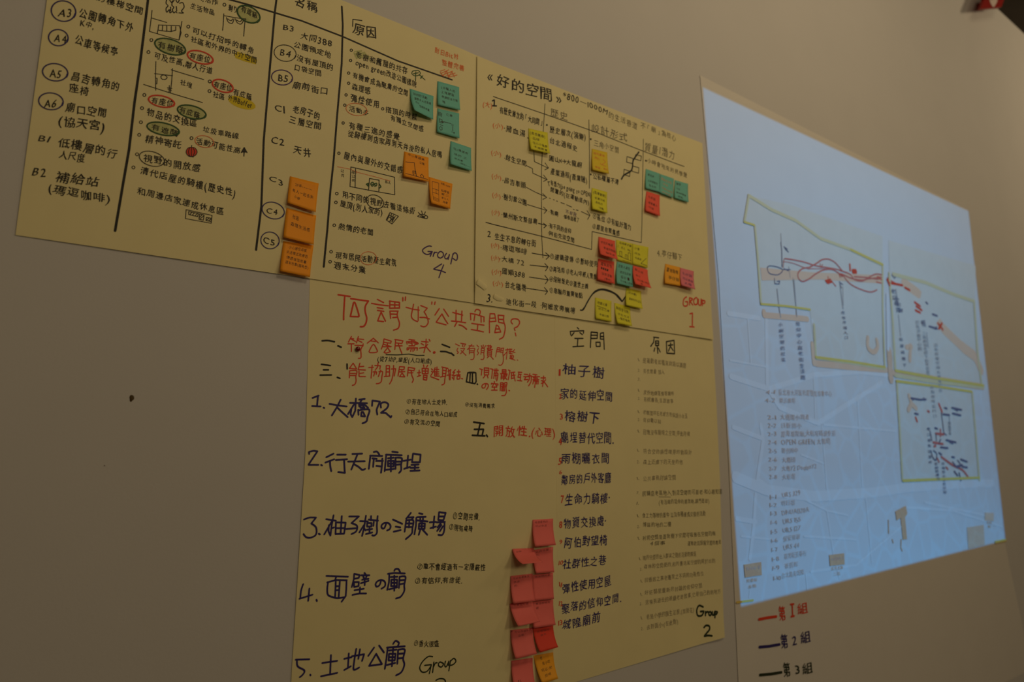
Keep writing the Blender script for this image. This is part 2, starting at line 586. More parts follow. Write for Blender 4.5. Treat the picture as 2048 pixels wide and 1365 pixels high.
class Note:
    def __init__(s, sheet, fr, mat, corners, lift, label, group, up=0, curl=1.8, nosize=False):
        TL, TR, BR, BL = [(fr[0] + x / fr[2], fr[1] + y / fr[2]) for x, y in corners]
        liftL, liftR = [q * (1.5 if q < .02 else 1) for q in (lift if isinstance(lift, tuple) else (lift, lift))]
        a, b = px(*TL), px(*TR)
        yl, yr = -sheet.y(*a) + .0009 + up, -sheet.y(*b) + .0009 + up
        a, b = px(*TL, yl), px(*TR, yr)
        d_, c_ = px(*BL, yl + liftL), px(*BR, yr + liftR)
        s.c = (a, b, c_, d_); s.yl, s.yr, s.ll, s.lr, s.curl = yl, yr, liftL, liftR, curl
        N = 9; vs = []; fs = []
        for side in (0, 1):
            for j in range(N + 1):
                for i in range(N + 1):
                    x, y, z = s.at(i / N, j / N)
                    vs.append((x, y + side * .00018, z))
        w = N + 1; n1 = w * w
        for j in range(N):
            for i in range(N):
                q = j * w + i
                fs.append((q, q + w, q + w + 1, q + 1)); fs.append((n1 + q, n1 + q + 1, n1 + q + w + 1, n1 + q + w))
        for i in range(N):
            fs.append((i, i + 1, n1 + i + 1, n1 + i)); q = N * w + i; fs.append((q, n1 + q, n1 + q + 1, q + 1))
            q = i * w; fs.append((q, n1 + q, n1 + q + w, q + w)); q = i * w + N; fs.append((q, q + w, n1 + q + w, n1 + q))
        s.obj = tag(link_mesh('sticky_note', vs, fs, M[mat], smooth=True), label, 'sticky note', group)
        NOTES.append(s)

    def at(s, u, v, off=0):
        a, b, c, d = s.c
        # the free edge leaves the wall in a smooth curl while the sheet slides down less
        lx, lz = lin(a[0], d[0], v), lin(a[1], d[1], v); rx, rz = lin(b[0], c[0], v), lin(b[1], c[1], v)
        base = lin(s.yl, s.yr, u); lf = lin(s.ll, s.lr, u)
        k = math.sin(math.pi * v) * .10 * lf
        return (lin(lx, rx, u), -(base + lf * v ** s.curl) - off, lin(lz, rz, u) - k)

    def write(s, lines=(), strokes=(), ink='note_ink', w=.022):
        k = Ink(None, s.obj)
        for (t, u0, v0, u1, v1, h) in lines:
            adv = [glyph(c)[2] for c in t]
            k._run(t, adv, sum(adv), (u0, -v0), (u1, -v1), h, h, 1)
        for P in strokes:
            ribbon([(x, -y) for x, y in P], w, k.v, k.f)
        vs = [s.at(min(1, max(0, x)), min(1, max(0, -y)), .0003) for x, y in k.v]
        link_mesh('handwriting', vs, k.f, M[ink], s.obj)
        return s


# frames = (origin x, origin y, scale) of the views the coordinates were read in
A_ = (0, 0, 3.9); B_ = (500, 0, 3.9); C_ = (0, 300, 3.9); D_ = (500, 300, 3.9)
E_ = (930, 100, 3.9); F_ = (930, 380, 3.9); G_ = (580, 560, 3.7926); H_ = (580, 900, 2.935)
I_ = (1090, 630, 3.9); J_ = (1090, 960, 3.7925); K_ = (1380, 140, 3.033); L_ = (1420, 560, 3.102)
M_ = (1420, 925, 3.102); N_ = (1480, 380, 5.6875); O_ = (1750, 520, 2.966); X_ = (0, 0, 1)

g = 'orange notes on the four-column poster'
Note(g4, D_, 'n_orange', [(312, 205), (537, 262), (513, 487), (293, 412)], .008,
     'orange sticky note beside C3, topmost of the column of three', g).write(
    [('20個~~~~~', .2, .28, .8, .30, .11), ('有人一起去跑', .12, .52, .88, .58, .14), ('小巷', .2, .72, .42, .76, .12)])
Note(g4, D_, 'n_orange', [(285, 452), (517, 512), (497, 740), (262, 682)], .008,
     'orange sticky note beside C4, middle of the column of three', g).write(
    [('社區', .22, .28, .45, .32, .15), ('森理生活感', .18, .54, .85, .60, .15)])
Note(g4, D_, 'n_orange', [(260, 712), (497, 745), (468, 993), (235, 945)], .009,
     'orange sticky note beside C5, lowest of three and reaching the poster edge', g).write(
    [('小心居住品質', .2, .20, .80, .24, .11), ('生活模式改善的', .14, .37, .86, .42, .12), ('情感增加故事', .16, .54, .84, .60, .12),
     ('週末市集(臨時性)', .14, .70, .92, .77, .12)])
Note(g4, D_, 'n_orange', [(1203, 12), (1393, 60), (1397, 250), (1198, 205)], (.008, .006),
     'orange sticky note with a small drawn tree and ground line, upper of a diagonal pair', g).write(
    [('中小學路線', .14, .13, .84, .17, .11), ('公園', .62, .32, .84, .36, .11)],
    [[(.08, .38), (.42, .33), (.50, .88), (.95, .90)], [(.08, .86), (.55, .88)], [(.36, .68), (.48, .66), (.5, .88), (.38, .88), (.36, .68)],
     [(.38, .74), (.48, .70)], [(.38, .82), (.49, .76)], [(.7, .9), (.66, .8), (.72, .74), (.79, .8), (.76, .9)]])
Note(g4, D_, 'n_orange', [(1395, 210), (1580, 265), (1562, 460), (1415, 415)], (.012, .004),
     'orange sticky note with a tall drawn box divided in squares, lower of a diagonal pair', g, up=.0006).write(
    [('地點room', .5, .15, .92, .17, .10), ('起居室', .52, .40, .9, .42, .10), ('客二', .52, .53, .9, .55, .09), ('客三人', .54, .68, .9, .7, .09), ('房屋', .6, .84, .86, .86, .11)],
    [[(.14, .12), (.42, .12), (.42, .86), (.14, .82), (.14, .12)], [(.14, .37), (.42, .39)], [(.14, .52), (.42, .54)], [(.14, .7), (.42, .74)],
     [(.3, .38), (.3, .53)], [(.14, .76), (.42, .8)]], w=.014)
g = 'teal notes on the four-column poster'
Note(g4, B_, 'n_teal', [(1247, 692), (1432, 750), (1430, 935), (1285, 860)], (.018, .005),
     'teal sticky note at left of the group, its lower left corner curled up', g).write(
    [('如何的活動', .12, .20, .74, .22, .12), ('讓更多人去那裡', .16, .38, .9, .40, .12), ('可以', .18, .52, .36, .53, .1), ('空間的氛圍', .34, .66, .82, .7, .12)])
Note(g4, B_, 'n_teal', [(1462, 632), (1632, 680), (1640, 860), (1465, 818)], .005,
     'teal sticky note just below the end of the thick header line', g).write(
    [('1.白髮人的', .16, .26, .82, .29, .12), ('2.塔營造', .18, .44, .76, .46, .12), ('老屋新活力是', .18, .64, .92, .67, .12), ('裡', .2, .86, .34, .88, .12)])
Note(g4, B_, 'n_teal', [(1462, 845), (1632, 885), (1635, 1080), (1460, 1030)], .005,
     'teal sticky note with a drawn circle and connected lines', g).write(
    [('仁巷', .4, .2, .7, .22, .11), ('公', .62, .56, .76, .57, .1), ('小巷', .62, .86, .8, .88, .1), ('圖書館', .04, .3, .22, .32, .2)],
    [[(.2, .48), (.62, .48)], [(.7, .58), (.7, .76)], [(.1, .4), (.22, .42), (.24, .55), (.12, .56), (.1, .4)], [(.14, .5), (.3, .52)],
     [(.14, .72), (.1, .8), (.15, .88), (.22, .84), (.22, .74), (.14, .72)], [(.12, .64), (.26, .66)]])
Note(g4, B_, 'n_teal', [(1565, 1100), (1725, 1155), (1730, 1335), (1565, 1280)], (.010, .005),
     'teal sticky note alone at the right edge, lowest of the teal notes there', g).write(
    [('從/是城市', .14, .3, .86, .33, .11), ('活的 工', .16, .52, .8, .55, .1), ('地方感', .18, .7, .6, .73, .1), ('(自由)——', .45, .84, .95, .88, .09)])

g = 'yellow notes on the thin-lined poster'
Note(g1, E_, 'n_yellow', [(495, 612), (645, 645), (665, 810), (515, 775)], .009,
     'yellow sticky note in the left column between the first arrows', g).write(
    [('(昌吉轉角)', .06, .24, .86, .28, .15), ('·品味', .12, .46, .55, .48, .14), ('·從小小餐廳', .12, .68, .92, .72, .14), ('·多樣聚會', .14, .88, .9, .92, .14)])
Note(g1, E_, 'n_gold', [(990, 770), (1110, 800), (1125, 968), (995, 935)], .007,
     'golden yellow sticky note with orange writing under the drawn triangle words', g).write(
    [('綠地廣場', .1, .22, .82, .25, .12), ('(神社)', .14, .42, .5, .44, .12), ('停留', .16, .86, .5, .88, .12), ('動線', .68, .84, .94, .86, .1)],
    [[(.7, .35), (.86, .45), (.6, .62), (.86, .66)], [(.6, .62), (.5, .58)]], ink='orange_ink')
Note(g1, E_, 'n_yellow', [(990, 1075), (1110, 1110), (1112, 1275), (995, 1240)], (.010, .006),
     'yellow sticky note beside the open bracket line, lower in the third column', g).write(
    [('(區權實驗)', .1, .22, .92, .27, .14), ('·新舊分明', .16, .46, .86, .5, .13), ('·里長的', .2, .66, .7, .69, .13), ('·活動', .4, .88, .76, .91, .12)])
Note(g1, F_, 'n_yellow', [(1178, 388), (1305, 420), (1305, 580), (1185, 548)], .003,
     'yellow sticky note with a small drawn bar chart', g).write(
    [('設施需求圖', .2, .16, .95, .18, .12), ('二', .04, .34, .2, .36, .12), ('老人', .3, .38, .56, .4, .14), ('學童', .7, .4, .9, .42, .12), ('(可以走的)', .36, .97, .95, .99, .08)],
    [[(.08, .76), (.95, .86)], [(.2, .52), (.2, .74), (.34, .76), (.34, .52), (.2, .52)], [(.55, .82), (.55, .62), (.66, .6), (.66, .84)],
     [(.74, .84), (.74, .48), (.9, .48), (.9, .86)]])
Note(g1, F_, 'n_yellow', [(1306, 420), (1432, 448), (1425, 610), (1308, 580)], .003,
     'yellow sticky note with a drawn slanted corner line, right of the bar chart note', g, up=.0004).write(
    [('·小巷', .08, .24, .45, .27, .13), ('·可供', .08, .48, .5, .51, .12), ('·可為路', .12, .70, .58, .73, .12)],
    [[(.95, .9), (.55, .86), (.88, .55)]])
Note(g1, F_, 'n_yellow', [(1258, 765), (1375, 790), (1388, 930), (1258, 900)], .009,
     'yellow sticky note right of the big curved arrow head', g).write(
    [('(空中樓)', .1, .28, .7, .32, .14), ('重聯時尚生活公', .2, .62, .96, .68, .16)])
Note(g1, F_, 'n_yellow', [(1015, 840), (1143, 868), (1145, 1030), (1022, 1005)], .006,
     'yellow sticky note with an underlined first line, left below the curved arrow', g).write(
    [('阿嬤公寓', .14, .28, .75, .3, .14), ('迪化二樓', .18, .52, .88, .55, .12), ('·休閒公園', .2, .8, .84, .83, .12)],
    [[(.12, .36), (.68, .42)]])
Note(g1, F_, 'n_yellow', [(1165, 880), (1290, 915), (1305, 1065), (1190, 1040)], .010,
     'yellow sticky note under the curved arrow tip, touching the poster bottom', g).write(
    [('創造性空間', .08, .28, .88, .36, .17), ('·文化·生活', .1, .54, .9, .6, .13), ('—新的鄰居', .12, .76, .9, .82, .16)])
g = 'teal notes on the thin-lined poster'
Note(g1, E_, 'n_teal', [(1410, 928), (1520, 965), (1520, 1110), (1410, 1080)], .005,
     'teal sticky note, leftmost of the row of three in the last column', g).write(
    [('提供多', .14, .3, .62, .33, .14), ('公共服務空', .16, .6, .86, .64, .15), ('為主的', .22, .84, .76, .88, .15)])
Note(g1, E_, 'n_teal', [(1523, 968), (1630, 1005), (1625, 1155), (1520, 1115)], .005,
     'teal sticky note, middle of the row of three in the last column', g).write(
    [('現象式空間', .08, .28, .86, .34, .15), ('·可供', .16, .5, .6, .53, .12), ('可轉換使用', .14, .74, .92, .8, .13), ('的空間', .16, .94, .8, .98, .12)], ink='map_brown')
Note(g1, E_, 'n_teal', [(1637, 1015), (1740, 1045), (1745, 1190), (1635, 1155)], .005,
     'teal sticky note, rightmost of the row of three in the last column', g).write(
    [('觀眾', .12, .22, .46, .24, .14), ('公共', .14, .46, .4, .48, .12), ('都市的聲音', .12, .68, .84, .72, .12), ('·設施', .2, .88, .6, .91, .12)])
Note(g1, F_, 'n_teal', [(1185, 560), (1308, 590), (1312, 760), (1185, 730)], .010,
     'teal sticky note between two coral notes in the lower row', g, up=.0008).write(
    [('店家人員在', .1, .22, .86, .26, .15), ('·固定住店裡', .2, .46, .9, .5, .14), ('設計■', .26, .7, .84, .73, .18), ('可以讓人使用', .22, .88, .96, .93, .14)])
g = 'coral red notes on the thin-lined poster'
Note(g1, E_, 'n_coral', [(1415, 1103), (1520, 1135), (1522, 1298), (1408, 1255)], .006,
     'coral red sticky note under the row of three teal notes', g).write(
    [('七年級', .14, .28, .7, .32, .14), ('·想看書人', .14, .56, .84, .6, .13), ('·社區', .18, .78, .6, .82, .13)])
Note(g1, F_, 'n_coral', [(1043, 365), (1170, 398), (1195, 545), (1060, 505)], .014,
     'coral red sticky note at left of the upper row, lower edge curled out', g, up=.0006).write(
    [('·老化的巷道', .08, .28, .86, .32, .14), ('·聚會的問題', .24, .56, .96, .62, .15), ('缺乏的', .36, .82, .9, .86, .15)])
Note(g1, F_, 'n_coral', [(1040, 535), (1165, 562), (1170, 735), (1035, 700)], .008,
     'coral red sticky note at left of the lower row, left of the teal note', g).write(
    [('電氣前世', .16, .26, .88, .3, .15), ('■■■■', .18, .46, .66, .5, .15), ('·沒有活動', .2, .7, .86, .74, .15), ('(學校)', .4, .9, .8, .94, .12)])
Note(g1, F_, 'n_coral', [(1310, 590), (1425, 625), (1455, 768), (1330, 735)], .016,
     'coral red sticky note at right end of the lower row, lower edge curled out', g, up=.0008).write(
    [('對小孩', .12, .22, .7, .28, .14), ('有小', .16, .48, .48, .5, .12), ('·可以讓人家逛', .18, .74, .96, .8, .14), ('路', .36, .92, .5, .94, .12)])
Note(g1, F_, 'n_amber', [(1562, 577), (1680, 605), (1690, 752), (1560, 730)], .008,
     'amber sticky note below the words numbered 4, left of a magenta note', 'pair of notes under the words numbered 4').write(
    [('臺灣騎樓', .1, .34, .86, .4, .22), ('亭仔腳', .22, .72, .9, .78, .22)])
Note(g1, F_, 'n_magenta', [(1680, 608), (1785, 635), (1797, 778), (1690, 745)], .012,
     'magenta pink sticky note with purple writing, right of an amber note', 'pair of notes under the words numbered 4', up=.001).write(
    [('七仔說', .12, .3, .9, .36, .16), ('可以遮雨', .16, .58, .92, .64, .15), ('太陽', .24, .84, .8, .88, .17)], ink='purple')

g = 'pink and red notes at the right edge of the red-titled poster'
f2 = 'note_ink2'
Note(g3, H_, 'n_pink', [(1425, 412), (1545, 405), (1562, 560), (1440, 570)], .016,
     'pink sticky note alone at the top of the pink pile', g, up=.001).write([('有遮蔽物的', .1, .14, .74, .13, .09), ('可以休息', .12, .28, .7, .27, .09)], ink=f2)
Note(g3, H_, 'n_pink', [(1424, 590), (1545, 570), (1552, 720), (1445, 728)], .010,
     'pink sticky note half covered by the strongly curled one, second row', g).write([('公共空間', .12, .14, .8, .12, .09), ('老人', .14, .28, .34, .27, .09)], ink=f2)
Note(g3, H_, 'n_pink', [(1305, 582), (1430, 578), (1488, 662), (1365, 672)], (.058, .055),
     'pink sticky note bent straight out from the wall, upper of the two bent ones', g, up=.0015, curl=1.3).write([('安靜', .12, .2, .4, .19, .1)], ink=f2)
Note(g3, H_, 'n_pink', [(1425, 736), (1545, 722), (1550, 878), (1435, 890)], .006,
     'pink sticky note in the third row, right of a paler one', g).write([('有座椅的廟', .1, .12, .85, .11, .08)], ink=f2)
Note(g3, H_, 'n_pink', [(1295, 742), (1425, 728), (1440, 890), (1312, 905)], .014,
     'pink sticky note in the third row at left, three short lines written', g, up=.0012).write([('可以坐著聊天', .1, .14, .85, .12, .09), ('休息', .12, .27, .42, .26, .09), ('的', .14, .4, .3, .39, .09)], ink=f2)
Note(g3, H_, 'n_pink', [(1425, 893), (1545, 880), (1560, 1030), (1430, 1050)], .010,
     'pink sticky note in the fourth row, right of the bent one', g).write([('乘涼的地方', .14, .14, .85, .13, .09), ('樹', .16, .3, .3, .3, .1)], ink=f2)
Note(g3, H_, 'n_pink', [(1290, 905), (1425, 893), (1470, 1010), (1340, 1038)], (.040, .040),
     'pink sticky note bent outward from the wall, lower of the two bent ones', g, up=.0015, curl=1.3).write([('不要太吵鬧', .14, .12, .8, .11, .09)], ink=f2)
Note(g3, H_, 'n_pink', [(1295, 1060), (1425, 1045), (1450, 1200), (1325, 1230)], .024,
     'pink sticky note in the fifth row with a dark mark at its corner', g, up=.0012).write([('■', .0, .09, .09, .08, .09), ('可以容納多人', .16, .13, .95, .11, .09), ('活動', .3, .27, .6, .25, .09)], ink=f2)
Note(g3, H_, 'n_red', [(1425, 1045), (1545, 1032), (1575, 1160), (1468, 1192)], .024,
     'bright red sticky note in the fifth row above the amber note', g, up=.0004).write([('有綠蔭的', .16, .24, .8, .2, .11), ('樹木', .3, .4, .62, .36, .1)], ink=f2)
Note(g3, H_, 'n_pink', [(1300, 1240), (1425, 1222), (1445, 1400), (1322, 1415)], .016,
     'pink sticky note lowest at left, cut by the bottom of the picture', g, up=.0006).write([('老人', .2, .78, .4, .76, .13), ('小孩', .2, .92, .4, .9, .13)])
Note(g3, H_, 'n_amber', [(1430, 1210), (1545, 1190), (1575, 1345), (1482, 1375)], .022,
     'amber sticky note under the bright red one at the very bottom', g).write(
    [('吃', .3, .2, .42, .18, .14), ('有小吃', .34, .4, .8, .35, .14), ('可以·坐', .2, .62, .85, .58, .13), ('的地', .3, .82, .7, .79, .12)])

# ------------------------------------------------------------------ push pin (round red head)
c = px(714.5, 699); rr = 42 / 8.53 * local_mpp(714, 699)
y0 = g3.y(*c)
root = bpy.data.objects.new('push_pin', None); COL.objects.link(root); root.location = (c[0], y0, c[1])
tag(root, 'shiny dark red round pin on the first red line', 'pin')
vs = []; fs = []; nr, ns = 8, 20
for j in range(nr + 1):
    a = j / nr * math.pi * .62
    for i in range(ns):
        b = i / ns * math.tau
        vs.append((rr * math.sin(a) * math.cos(b), -.0015 - rr * (.45 + .75 * math.cos(a)), rr * math.sin(a) * math.sin(b)))
for j in range(nr):
    for i in range(ns):
        fs.append((j * ns + i, j * ns + (i + 1) % ns, (j + 1) * ns + (i + 1) % ns, (j + 1) * ns + i))
link_mesh('pin_head', vs, fs, M['pin'], root, smooth=True)
vs = []; fs = []
for j, (y, q) in enumerate([(-.0001, rr * .8), (-.0012, rr * .85), (-.0022, rr * .78)]):
    vs += [(q * math.cos(i / ns * math.tau), y, q * math.sin(i / ns * math.tau)) for i in range(ns)]
for j in range(2):
    for i in range(ns): fs.append((j * ns + i, j * ns + (i + 1) % ns, (j + 1) * ns + (i + 1) % ns, (j + 1) * ns + i))
fs.append(tuple(range(ns))); fs.append(tuple(range(2 * ns, 3 * ns)))
link_mesh('collar', vs, fs, M['pin'], root, smooth=False)

# ------------------------------------------------------------------ red sign near the ceiling
SL = .10
q = [px(1961, 18, SL), px(2003, 14, SL), px(2013, -14, SL), px(1974, -18, SL)]
vs = [(x, -SL, z) for x, z in q] + [(x, -SL + .02, z) for x, z in q]
sg = link_mesh('sign', vs, [(0, 1, 2, 3), (4, 7, 6, 5), (0, 4, 5, 1), (1, 5, 6, 2), (2, 6, 7, 3), (3, 7, 4, 0)], M['sign'])
tag(sg, 'red sign with a white stroke in the top right corner below the dark ceiling', 'sign')
k = Ink(lambda X, Z: -SL, sg, 4)
k.v = []
ribbon([px(1750 + x / 6.826, y / 6.826, SL) for x, y in [(1580, 22), (1602, 58), (1640, 0), (1655, -60)]], .05, k.v, k.f)
k.build('sign_white', 'symbol')
xm, zm = sum(p[0] for p in q) / 4, sum(p[1] for p in q) / 4
hb = box('bracket', (xm - .02, -SL + .018, zm - .02), (xm + .02, -.0005, zm + .02), M['sign'], sg)
# ------------------------------------------------------------------ writing on the posters


BOLD = ('thin', 'black', 'navy', 'red', 'orange_ink', 'dgreen')


def T(sheet, parent, mat, fr, *lines, level=1, label=None):
    """each line of handwriting is a part of its own"""
    for (t, x0, y0, x1, y1, h) in lines:
        Ink(sheet.y, parent, level).text(t, x0, y0, x1, y1, h, fr, bold=.028 if mat in BOLD else 0).build(mat)


def S(sheet, parent, mat, fr, w, txt, name='drawn_line', level=1):
    for part_ in txt.split('|'):
        Ink(sheet.y, parent, level).strokes(part_, fr, w).build(mat, name)


def EL(sheet, parent, mat, fr, w, *els, fill=None, name='drawn_ring'):
    for (cx, cy, rx, ry, rot) in els:
        if fill: Ink(sheet.y, parent, .5).fill_ellipse(cx, cy, rx * .93, ry * .9, rot, fr).build(fill, 'colouring')
        Ink(sheet.y, parent, 2).ellipse(cx, cy, rx, ry, rot, fr, w).build(mat, name)


def dots(sheet, parent, mat, fr, w, pts, r=11):
    k = Ink(sheet.y, parent)
    for x, y in pts: k.ellipse(x, y, r, r, 0, fr, w)
    k.build(mat, 'bullet_mark')


# ---- group 4 poster: column rules
S(g4, G4, 'black', X_, 4.6, '302,-60 296,0 278,144 269,205 258,300 246,369 230,463', 'column_line')
S(g4, G4, 'black', X_, 3.8, '556,-40 552.6,0 549,28 538,154 527,282 524.5,350 522,415 511.5,501', 'column_line')
S(g4, G4, 'black', X_, 3.6, '683,14 685,51 683,128 674,231 667,320 660,385 654,461 646.7,534.6', 'column_line')
S(g4, G4, 'black', X_, 3.2, '380,-22 459,0 500,11 549,26 602,42 685,74 795,123 903,161', 'header_line')
T(g4, G4, 'thin', A_, ('A3', 450, 135, 555, 142, 82), ('公園轉角下外', 605, 135, 1040, 265, 82), ('K中,', 620, 208, 730, 240, 62),
  ('A4', 415, 330, 518, 348, 78), ('公車等候亭', 575, 352, 918, 452, 84), ('A5', 378, 605, 478, 618, 80),
  ('昌吉轉角的', 545, 636, 932, 720, 82), ('座椅', 528, 722, 692, 762, 78), ('A6', 335, 848, 440, 852, 84),
  ('廟口空間', 500, 882, 832, 935, 88), ('(協天宮)', 445, 985, 818, 1040, 94), ('B1', 292, 1105, 392, 1122, 66),
  ('低樓層的行', 448, 1150, 912, 1250, 88), ('人尺度', 455, 1240, 660, 1278, 74), ('的樓梯空間', 745, 14, 1115, 125, 72))
T(g4, G4, 'thin', C_, ('B2', 245, 208, 362, 216, 86), ('補給站', 422, 250, 775, 300, 92), ('(瑪逗咖啡)', 362, 338, 858, 430, 84),
  ('清代店屋的騎樓(歷史性)', 1085, 195, 1838, 378, 72), ('和周邊店家連成休息區', 1060, 350, 1745, 520, 64))
EL(g4, G4, 'navy', A_, 9, (495, 95, 93, 78, 12), (455, 302, 74, 62, 8), (430, 572, 96, 66, 8), (397, 798, 93, 64, 6))
T(g4, G4, 'thin', A_, ('生活物品', 1480, 72, 1672, 125, 52), ('天,活作', 1520, 0, 1700, 50, 52), ('剩り', 1775, 88, 1850, 112, 62),
  ('有遮蔽', 1875, 95, 2005, 155, 56), ('可以打招呼的轉角', 1495, 262, 1980, 425, 56), ('社區和外界的中介空間', 1482, 330, 2002, 502, 56),
  ('有樹蔭', 1222, 375, 1432, 435, 62), ('有座位', 1470, 460, 1640, 500, 58), ('可及性高,鄰人行道', 1195, 460, 1655, 592, 62),
  ('社埕', 1400, 662, 1498, 696, 46), ('有座位', 1660, 685, 1808, 722, 58), ('有庇蔭', 1812, 745, 1965, 790, 58),
  ('社區', 1655, 760, 1752, 788, 52), ('外界Buffer', 1775, 785, 1965, 850, 52), ('有座位', 1172, 812, 1350, 845, 60),
  ('有庇蔭', 1390, 885, 1560, 935, 58), ('物品的交換區', 1135, 908, 1535, 1010, 72), ('垃圾車路線', 1575, 1035, 1860, 1092, 54),
  ('有遮蔭', 1170, 1020, 1390, 1082, 60), ('精神寄託', 1125, 1115, 1412, 1170, 70), ('活動可能性高', 1520, 1130, 1872, 1210, 58),
  ('視野的開放感', 1110, 1265, 1562, 1358, 70))
dots(g4, G4, 'thin', A_, 6, [(1750, 40), (1468, 212), (1455, 282), (1180, 318), (1157, 412), (1635, 640), (1633, 715), (1125, 747), (1107, 850),
                             (1098, 960), (1085, 1058), (1492, 1083), (1068, 1210), (1040, 1312)])
EL(g4, G4, 'green_ink', A_, 11, (1325, 370, 120, 56, 17), (1937, 115, 92, 58, 28), (1493, 880, 110, 48, 14), (1270, 1012, 124, 46, 12), fill='hl_green')
EL(g4, G4, 'red', A_, 11, (1560, 452, 100, 46, 16), (1735, 675, 82, 44, 20), (1258, 797, 100, 42, 12))
EL(g4, G4, 'orange_ink', A_, 5, (1592, 1110, 72, 44, 12))
EL(g4, G4, 'thin', A_, 6, (1183, 1245, 98, 54, 16))
k = Ink(g4.y, G4, .5); k.blob([(1830, 425), (1850, 405), (1960, 440), (2006, 470), (1995, 505), (1900, 480), (1835, 455)], A_).build('hl_yellow', 'highlight')
k = Ink(g4.y, G4, .5); k.fill_ellipse(1885, 805, 112, 44, 18, A_).build('hl_yellow', 'highlight')
# sketches in the second column
S(g4, G4, 'thin', A_, 6, '1185,85 1180,140 1165,250 1395,318 1418,170; 1180,145 1300,180; 1235,200 1400,205; 1237,200 1232,235 1225,268; 1235,240 1265,245 1268,205; 1268,245 1300,250 1300,208; 1300,248 1335,252 1335,210; 1335,250 1370,240 1370,212; 1395,318 1412,260 1400,205', 'sketch')
S(g4, G4, 'thin', A_, 6, '1745,110 1740,200 1735,240; 1745,125 1830,140 1918,152; 1912,148 1905,220 1900,285; ~1765,140 1780,175 1810,185 1825,150; ~1835,150 1850,180 1880,190 1900,160; ~1775,150 1800,165 1815,150; ~1845,160 1870,172 1885,160', 'sketch')
S(g4, G4, 'thin', A_, 6, '1215,485 1212,600 1214,710; 1205,580 1345,596; ~1278,590 1255,600 1262,622 1290,624 1302,606 1278,590; 1345,540 1338,640 1328,728; 1335,550 1460,588 1588,625; 1120,665 1340,735 1578,805; 1215,615 1225,618 1222,660 1214,660; 1305,690 1340,695; 1320,672 1318,725; 1308,700 1335,712', 'sketch')
S(g4, G4, 'thin', A_, 7, '~1300,0 1295,30 1310,50 1295,70 1300,100 1320,80 1325,105 1340,95; ~1345,10 1340,45 1355,60 1345,80 1355,105 1370,95 1380,105; ~1400,30 1425,25 1435,60 1415,90 1430,105 1395,105; ~1320,0 1340,25 1360,0; ~1370,0 1385,25 1400,0; 1330,60 1330,90; 1375,55 1378,90', 'sketch')
S(g4, G4, 'thin', A_, 8, '1900,1222 1905,1160; 1880,1195 1903,1155 1925,1195; 1890,1190 1915,1190; 1893,1182 1912,1182; 1897,1172 1908,1172', 'arrow')
k = Ink(g4.y, G4, 1); k.fill_ellipse(1492, 1190, 42, 34, 5, A_).build('red', 'lantern_drawing')
S(g4, G4, 'black', A_, 5, '~1450,1190 1470,1158 1515,1158 1536,1190 1515,1222 1470,1222 1450,1190; ~1478,1160 1468,1190 1478,1222; 1492,1158 1492,1222; ~1505,1160 1516,1190 1505,1222; 1492,1158 1495,1138; 1475,1226 1508,1230', 'sketch', 2)
S(g4, G4, 'thin', C_, 6, '1450,470 1652,515 1645,576 1445,540 1450,470; 1470,485 1545,500 1540,525 1470,508 1470,485; 1555,503 1590,512 1585,552 1550,545 1555,503; 1608,530 1648,538 1645,562 1605,555 1608,530; 1480,508 1495,490; 1500,512 1515,494; 1520,518 1538,500; 1555,530 1575,510; 1555,545 1588,518; 1612,550 1630,535; 1625,556 1645,542', 'sketch')
# third column
T(g4, G4, 'thin', B_, ('名稱', 332, 45, 528, 112, 86), ('B3', 252, 238, 342, 252, 56), ('大同388', 385, 305, 642, 368, 62),
  ('公園預定地', 335, 368, 632, 462, 56), ('B4', 228, 430, 322, 450, 62), ('沒有屋頂的', 358, 478, 648, 558, 60), ('口袋空間', 338, 548, 555, 602, 56),
  ('B5', 212, 635, 298, 648, 66), ('廟前街口', 325, 690, 608, 750, 66), ('C1', 182, 860, 272, 888, 66), ('老房子的', 328, 882, 545, 942, 70),
  ('三層空間', 295, 962, 555, 1022, 70), ('C2', 155, 1122, 268, 1140, 64), ('天井', 328, 1200, 478, 1232, 74), ('原因', 795, 272, 985, 312, 100))
S(g4, G4, 'thin', B_, 7, '800,155 798,210; 805,155 870,165', 'drawn_line')
EL(g4, G4, 'thin', B_, 5, (272, 418, 84, 62, 12)); EL(g4, G4, 'purple', B_, 7, (248, 608, 80, 57, 8))
T(g4, G4, 'thin', D_, ('C3', 138, 242, 258, 285, 54), ('C4', 122, 495, 215, 512, 56), ('C5', 92, 722, 192, 755, 58))
EL(g4, G4, 'navy', D_, 7, (178, 477, 86, 62, 18), (153, 710, 70, 64, 15))
